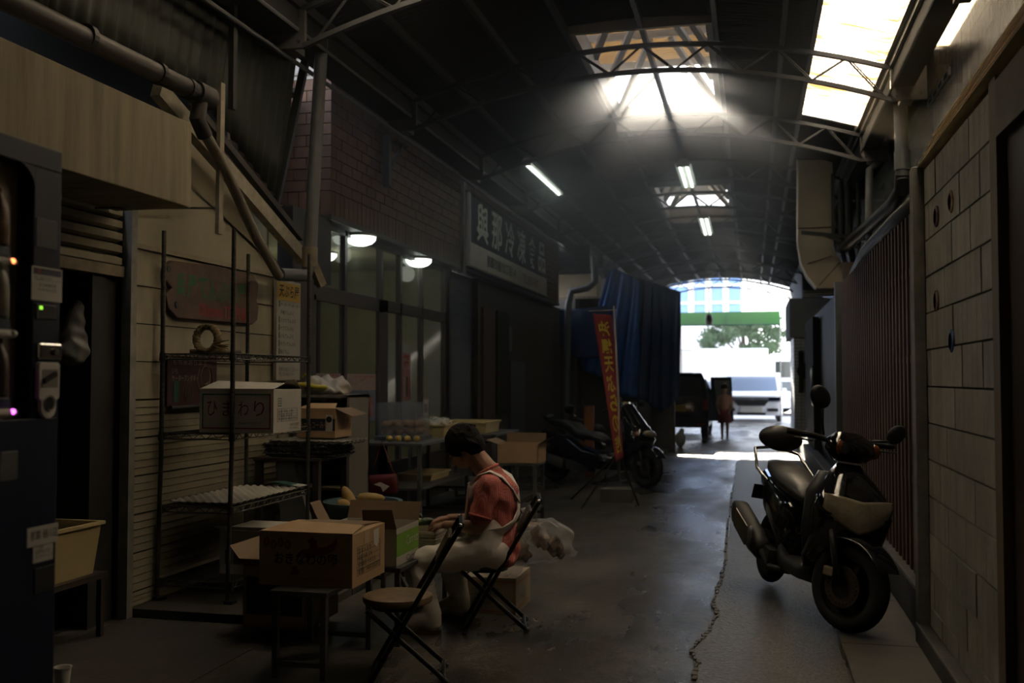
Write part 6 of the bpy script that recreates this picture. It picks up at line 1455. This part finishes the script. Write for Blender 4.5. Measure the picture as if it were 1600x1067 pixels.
wheelset(bv, ((vx0+.12, vy0+.5), (vx1-.12, vy0+.5), (vx0+.12, vy1-.5), (vx1-.12, vy1-.5)), .28)
MB().prism([(vx1+.0, vy1-.9, .35), (vx1+.55, vy1-1.25, .35), (vx1+.50, vy1-1.25, 1.5), (vx1-.05, vy1-.9, 1.5)], (0, .05, 0)).build('open_door', M_blackgl, bv)
MB().prism([(vx1+.10, vy1-1.0, .98), (vx1+.50, vy1-1.26, .98), (vx1+.46, vy1-1.26, 1.42), (vx1+.06, vy1-1.0, 1.42)], (0, -.02, 0)).build('door_window', mat('pale_glass', (.25, .28, .28), .1, var=0), bv)
# standing woman beside it
pq = at(1132, 688, 2, 0); px_, py_ = pq.x, pq.y+.3
pw = thing('person', 'woman in tan top and red skirt standing beside the black van', 'person', (px_, py_, 0))
b = MB()
b.sph((px_, py_, 1.23), (.075, .085, .10), 14, 10); b.cap((px_, py_, 1.12), (px_, py_, 1.05), .04, .05); b.cap((px_-.09, py_, 1.0), (px_+.09, py_, 1.0), .055); b.cap((px_, py_, .95), (px_, py_, .72), .11, .10)
b.cap((px_-.13, py_, 1.0), (px_-.17, py_-.02, .78), .04, .033); b.cap((px_-.17, py_-.02, .78), (px_-.12, py_-.12, .62), .033, .024); b.cap((px_+.13, py_, 1.0), (px_+.17, py_-.02, .78), .04, .033); b.cap((px_+.17, py_-.02, .78), (px_+.10, py_-.12, .66), .033, .024)
for s_ in (-1, 1):
    b.cap((px_+.055*s_, py_, .66), (px_+.06*s_, py_, .38), .065, .046); b.cap((px_+.06*s_, py_, .38), (px_+.06*s_, py_+.01, .06), .046, .03); b.cap((px_+.06*s_, py_+.02, .035), (px_+.07*s_, py_-.10, .028), .03, .024)
    hx = px_+(-.12 if s_ < 0 else .10); b.sph((hx, py_-.15, .63), (.022, .035, .015), 8, 6)
    for k in range(4): b.cap((hx-.015+.01*k, py_-.17, .63), (hx-.015+.01*k, py_-.22, .615), .006, .005, 6)
b.remesh('body', M_skin, pw, .010, 3)
b = MB(); b.cap((px_-.09, py_, 1.0), (px_+.09, py_, 1.0), .072); b.cap((px_, py_, .96), (px_, py_, .74), .135, .12); b.cap((px_-.13, py_, 1.0), (px_-.16, py_-.02, .86), .055, .05); b.cap((px_+.13, py_, 1.0), (px_+.16, py_-.02, .86), .055, .05); b.remesh('top', mat('tan_top', (.55, .30, .20), .8, var=.1), pw, .012, 4)
MB().loft([((px_, py_, .74), (.125, 0, 0), (0, .11, 0), 2), ((px_, py_, .60), (.15, 0, 0), (0, .13, 0), 2), ((px_, py_, .40), (.17, 0, 0), (0, .15, 0), 2)], 20).build('skirt', mat('red_skirt', (.25, .025, .035), .8, var=.2), pw, smooth=True)
b = MB(); b.sph((px_, py_+.01, 1.255), (.088, .10, .10), 14, 10); b.sph((px_, py_+.06, 1.20), (.075, .05, .085), 12, 8); b.remesh('hair', M_hair, pw, .010, 2)
# white kei van, front towards us
wv = thing('white_van', 'white boxy van facing us in bright street', 'van', (.35, 36.5, 0))
M_cw = mat('white_car_paint', (.78, .79, .82), .25, var=0, coat=.5)
wx0, wx1, wy0, wy1 = -1.05, .98, 34.6, 37.9
pts = [(wy0, .22), (wy0-.02, .62), (wy0+.08, .92), (wy0+.62, 1.02), (wy0+1.0, 1.58), (wy0+1.3, 1.66), (wy1-.1, 1.66), (wy1, 1.4), (wy1, .22)]
MB().prism([(wx0, y, z) for y, z in pts], (wx1-wx0, 0, 0)).build('body', M_cw, wv, bevel=.06)
MB().prism([(wx0+.14, wy0+.64, 1.03), (wx1-.14, wy0+.64, 1.03), (wx1-.2, wy0+.985, 1.53), (wx0+.2, wy0+.985, 1.53)], (0, -.03, .01)).build('windscreen', mat('windscreen_blue', (.20, .24, .34), .08, var=0), wv)
for s_, x in ((-1, wx0), (1, wx1)):
    for ya_, yb_ in ((wy0+1.05, wy0+1.7), (wy0+1.8, wy0+2.8)): B(x-.012, x+.012, ya_, yb_, 1.02, 1.5).build('side_window', M_glassd, wv)
    B(x+.02*s_, x+.16*s_, wy0+.75, wy0+.83, .98, 1.13).build('mirror', M_cw, wv, bevel=.02)
B(wx0+.05, wx1-.05, wy0-.05, wy0+.02, .74, .84).build('grille_bar', mat('grille_chrome', (.30, .31, .36), .2, .7, var=0), wv)
MB().prism([(wx0+.42, wy0-.04, .74), (wx1-.42, wy0-.04, .74), (wx1-.58, wy0-.05, .55), (wx0+.58, wy0-.05, .55)], (0, .03, 0)).build('grille', M_black, wv)
MB().sph(((wx0+wx1)/2, wy0-.06, .76), (.09, .02, .055), 12, 8).build('emblem', M_steel, wv)
for x in (wx0+.06, wx1-.46): B(x, x+.40, wy0-.05, wy0+.02, .70, .84).build('headlight', mat('headlamp_dark', (.10, .11, .16), .1, var=0), wv, bevel=.01)
for x in (wx0+.14, wx1-.48): B(x, x+.34, wy0-.045, wy0, .36, .46).build('fog_lamp', M_black, wv, bevel=.01)
B(wx0+.66, wx1-.66, wy0-.05, wy0-.02, .32, .50).build('number_plate', M_white, wv); B(wx0+.55, wx1-.55, wy0-.03, wy0, .24, .32).build('lower_intake', M_black, wv)
wheelset(wv, ((wx0+.10, wy0+.55), (wx1-.10, wy0+.55), (wx0+.10, wy1-.55), (wx1-.10, wy1-.55)), .29)
tk_ = thing('box_truck', 'large white box truck parked beyond the white van', 'truck', (-1.2, 44, 0))
a, b = at(1082, 545, 1, 44), at(1200, 545, 1, 44)
B(a.x, b.x, 44, 46.4, .7, a.z).build('cargo_box', M_cw, tk_, bevel=.03); B(a.x+.3, b.x-.2, 44.1, 46.2, .4, .7).build('chassis', M_dsteel, tk_)
B(b.x+.02, b.x+1.4, 44.1, 46.2, .5, a.z-.35).build('cab', M_cw, tk_, bevel=.1); B(b.x+.3, b.x+1.1, 44.08, 44.1, 1.5, 2.2).build('cab_window', M_glassd, tk_)
wheelset(tk_, ((a.x+.9, 44.3), (b.x+.6, 44.3)), .42, 'y')
# green awning, blue building, white building, tree
aw = thing('awning', 'green awning across the far end of alley', 'awning', (-.7, 36, 3.4))
a, b = at(1062, 487, 1, 34.2), at(1219, 487, 1, 34.2); zb2 = at(1100, 508, 1, 34.2).z
MB().prism([(a.x, 34.2, zb2), (b.x, 34.2, zb2), (b.x, 34.6, a.z), (a.x, 34.6, a.z)], (0, .04, 0)).build('canvas', mat('green_canvas', (.022, .14, .004), .7, var=.15), aw)
MB().bar(((a.x+b.x)/2-.1, 34.15, zb2), ((a.x+b.x)/2-.1, 34.5, a.z+.0), .04, .03).build('seam', M_green_ink, aw)
MB().tube([(a.x, 34.2, zb2), (b.x, 34.2, zb2)], .025, 8).build('front_bar', M_green_ink, aw)
for x in (a.x+.03, b.x-.0): MB().tube([(x, 34.4, 0), (x, 34.4, zb2+.2)], .02, 8).build('post', M_whitesteel, aw)
hg = thing('hanging_lantern', 'small dark lantern hanging at the far opening', 'lantern', (-.9, 33.4, 3.4)); q = at(1108, 500, 1, 32.95)
MB().tube([(q.x, 32.95, 4.42), (q.x, 32.95, q.z+.1)], .02, 6).build('chain', M_dsteel, hg); MB().lathe([(0, .25), (.1, .22), (.13, .05), (.1, -.1), (0, -.12)], (q.x, 32.95, q.z-.05), 14).build('shade', M_dsteel, hg, smooth=True)
bb = thing('blue_building', 'pale blue building with white pilasters beyond the awning', 'building', (-4, 60, 0))  # unseen upper height set to block low sun from the alley floor
a, b = at(1040, 440, 1, 52), at(1157, 440, 1, 52)
B(a.x-9, b.x, 52, 56, 0, 4.85).build('sky_white_wall', M_cw, bb); B(a.x-9, b.x, 52, 56, 4.85, 10.2).build('wall', mat('blue_wall', (.22, .38, .72), .7, var=.1), bb)  # white lower part stands in for the bright sky below the awning
for u in (1080, 1107, 1134): p = at(u, 470, 1, 52); B(p.x-.15, p.x+.15, 51.9, 52, 0, 10.2).build('pilaster', M_cw, bb)
for z in (5.3, 6.2): B(a.x-9, b.x, 51.93, 52, z, z+.12).build('string_course', M_cw, bb)
wh = thing('white_building', 'pale low wall and building side behind the black van', 'building', (-5, 50, 0))
a, b = at(1060, 560, 1, 40), at(1081, 560, 1, 40); B(a.x-2.5, b.x, 40, 41, 0, at(1070, 546, 1, 40).z).build('wall', mat('pale_wall', (.55, .54, .52), .8, var=.1), wh); B(a.x-2.5, b.x+.04, 39.95, 41.05, at(1070, 546, 1, 40).z, at(1070, 546, 1, 40).z+.08).build('coping', M_cw, wh)
tree = thing('tree', 'dark green pine-like tree beyond the box truck', 'tree', (-.6, 49, 0))
tq = at(1162, 540, 1, 49)
MB().tube([(tq.x, 49, 0), (tq.x+.1, 49, 2.0), (tq.x-.1, 49, 4.2)], [.22, .16, .06], 10).build('trunk', M_dwood, tree, smooth=True)
for (dx, dz) in ((-1.2, .6), (1.1, .8), (-.5, 1.2), (.6, 1.3), (1.6, .3)): MB().tube([(tq.x+.05, 49, 2.2+dz*.3), (tq.x+dx, 49+dx*.2, 3.0+dz)], [.07, .02], 6).build('branch', M_dwood, tree)
lf = MB(); rnd = random.Random(3)
cen = [(rnd.uniform(-1.75, 1.75), rnd.uniform(-.6, .6), rnd.uniform(0, 1.6)) for _ in range(34)]
cen = [c for c in cen if abs(c[0])*.49 + c[2]*.49 < 1.45]
for c in cen:
    for k in range(170):
        d = Vector((rnd.gauss(0, .22), rnd.gauss(0, .2), rnd.gauss(0, .13))); p = Vector((tq.x+c[0], 49+c[1], 2.75+c[2]))+d
        a1 = rnd.uniform(0, PI); L_ = rnd.uniform(.05, .11); u_ = Vector((math.cos(a1), rnd.uniform(-.5, .5), math.sin(a1)))*L_; v_ = Vector((-math.sin(a1), rnd.uniform(-.5, .5), math.cos(a1)))*L_*.45
        lf.add([p-u_, p-v_, p+u_, p+v_], [(0, 1, 2, 3)])
o = lf.build('foliage', mat('pine_green', (.045, .085, .035), .7, var=.4, scale=3), tree); o['kind'] = 'stuff'
# parked white car at right far, utility pole
sc2 = thing('white_car', 'white car bonnet glimpsed behind the white van at right', 'car', (1.6, 41, 0))
a = at(1213, 600, 1, 41).x; P_ = [(40.5, .3), (40.5, .75), (41.2, .95), (41.7, 1.38), (43.5, 1.38), (44, .9), (44, .3)]
MB().prism([(a, y, z) for y, z in P_], (1.6, 0, 0)).build('body', M_cw, sc2, bevel=.05); MB().prism([(a+.12, 41.2, .98), (a+1.48, 41.2, .98), (a+1.4, 41.66, 1.34), (a+.2, 41.66, 1.34)], (0, -.03, .02)).build('windscreen', M_glassd, sc2)
wheelset(sc2, ((a+.1, 41.1), (a+1.5, 41.1)), .3)
# items beside the black van at left
kb = thing('planter_bag', 'pale bundled sack on floor by the far tarpaulin pillar', 'sack', (-1.5, 22.4, 0)); b = MB(); q = at(1068, 693, 2, 0)
b.sph((q.x, q.y-1.0, .16), (.12, .12, .17), 12, 8); b.sph((q.x+.03, q.y-1.0, .33), (.06, .06, .07), 10, 8); b.remesh('sack', M_wbox, kb, .015, 3)
# ================================================================ HAZE
hz = B(-3.45, 1.58, 2.5, 33, .02, 5.45).build('haze', None, None); tag(hz, 'thin dusty haze below the roof lights', 'haze', kind='stuff')
hm_ = bpy.data.materials.new('haze'); hm_.use_nodes = True; t = hm_.node_tree; t.nodes.clear()
o = t.nodes.new('ShaderNodeOutputMaterial'); v = t.nodes.new('ShaderNodeVolumeScatter'); v.inputs['Density'].default_value = .0022; v.inputs['Anisotropy'].default_value = .78; v.inputs['Color'].default_value = (.95, .97, 1, 1)
tx = t.nodes.new('ShaderNodeTexCoord'); sx = t.nodes.new('ShaderNodeSeparateXYZ'); mr = t.nodes.new('ShaderNodeMath'); mr.operation = 'DIVIDE'; mr.inputs[1].default_value = 30; cr_ = t.nodes.new('ShaderNodeValToRGB'); ml_ = t.nodes.new('ShaderNodeMath'); ml_.operation = 'MULTIPLY'; ml_.inputs[1].default_value = .10
cr_.color_ramp.interpolation = 'EASE'
for p_, c_ in ((2.6/30, 0.0), (6.5/30, .16), (10.0/30, .9), (12.3/30, 1.0), (16.0/30, .05)):
    e_ = cr_.color_ramp.elements.new(p_); e_.color = (c_, c_, c_, 1)
cr_.color_ramp.elements[-1].color = (.02, .02, .02, 1)
t.links.new(tx.outputs['Object'], sx.inputs[0]); t.links.new(sx.outputs['Y'], mr.inputs[0]); t.links.new(mr.outputs[0], cr_.inputs[0]); t.links.new(cr_.outputs[0], ml_.inputs[0])
zr_ = t.nodes.new('ShaderNodeMapRange'); zr_.interpolation_type = 'SMOOTHSTEP'; xr_ = t.nodes.new('ShaderNodeMapRange'); xr_.interpolation_type = 'SMOOTHSTEP'
for q_, v4 in ((zr_, (1.9, 3.6, .06, 1)), (xr_, (.05, .75, 1, .03))):
    for nm_, vv in zip(('From Min', 'From Max', 'To Min', 'To Max'), v4): q_.inputs[nm_].default_value = vv
m1 = t.nodes.new('ShaderNodeMath'); m1.operation = 'MULTIPLY'; m2 = t.nodes.new('ShaderNodeMath'); m2.operation = 'MULTIPLY'
t.links.new(sx.outputs['Z'], zr_.inputs['Value']); t.links.new(sx.outputs['X'], xr_.inputs['Value'])
t.links.new(zr_.outputs[0], m1.inputs[0]); t.links.new(xr_.outputs[0], m1.inputs[1]); t.links.new(m1.outputs[0], m2.inputs[0]); t.links.new(ml_.outputs[0], m2.inputs[1]); t.links.new(m2.outputs[0], v.inputs['Density'])
t.links.new(v.outputs[0], o.inputs['Volume']); hz.data.materials.append(hm_)
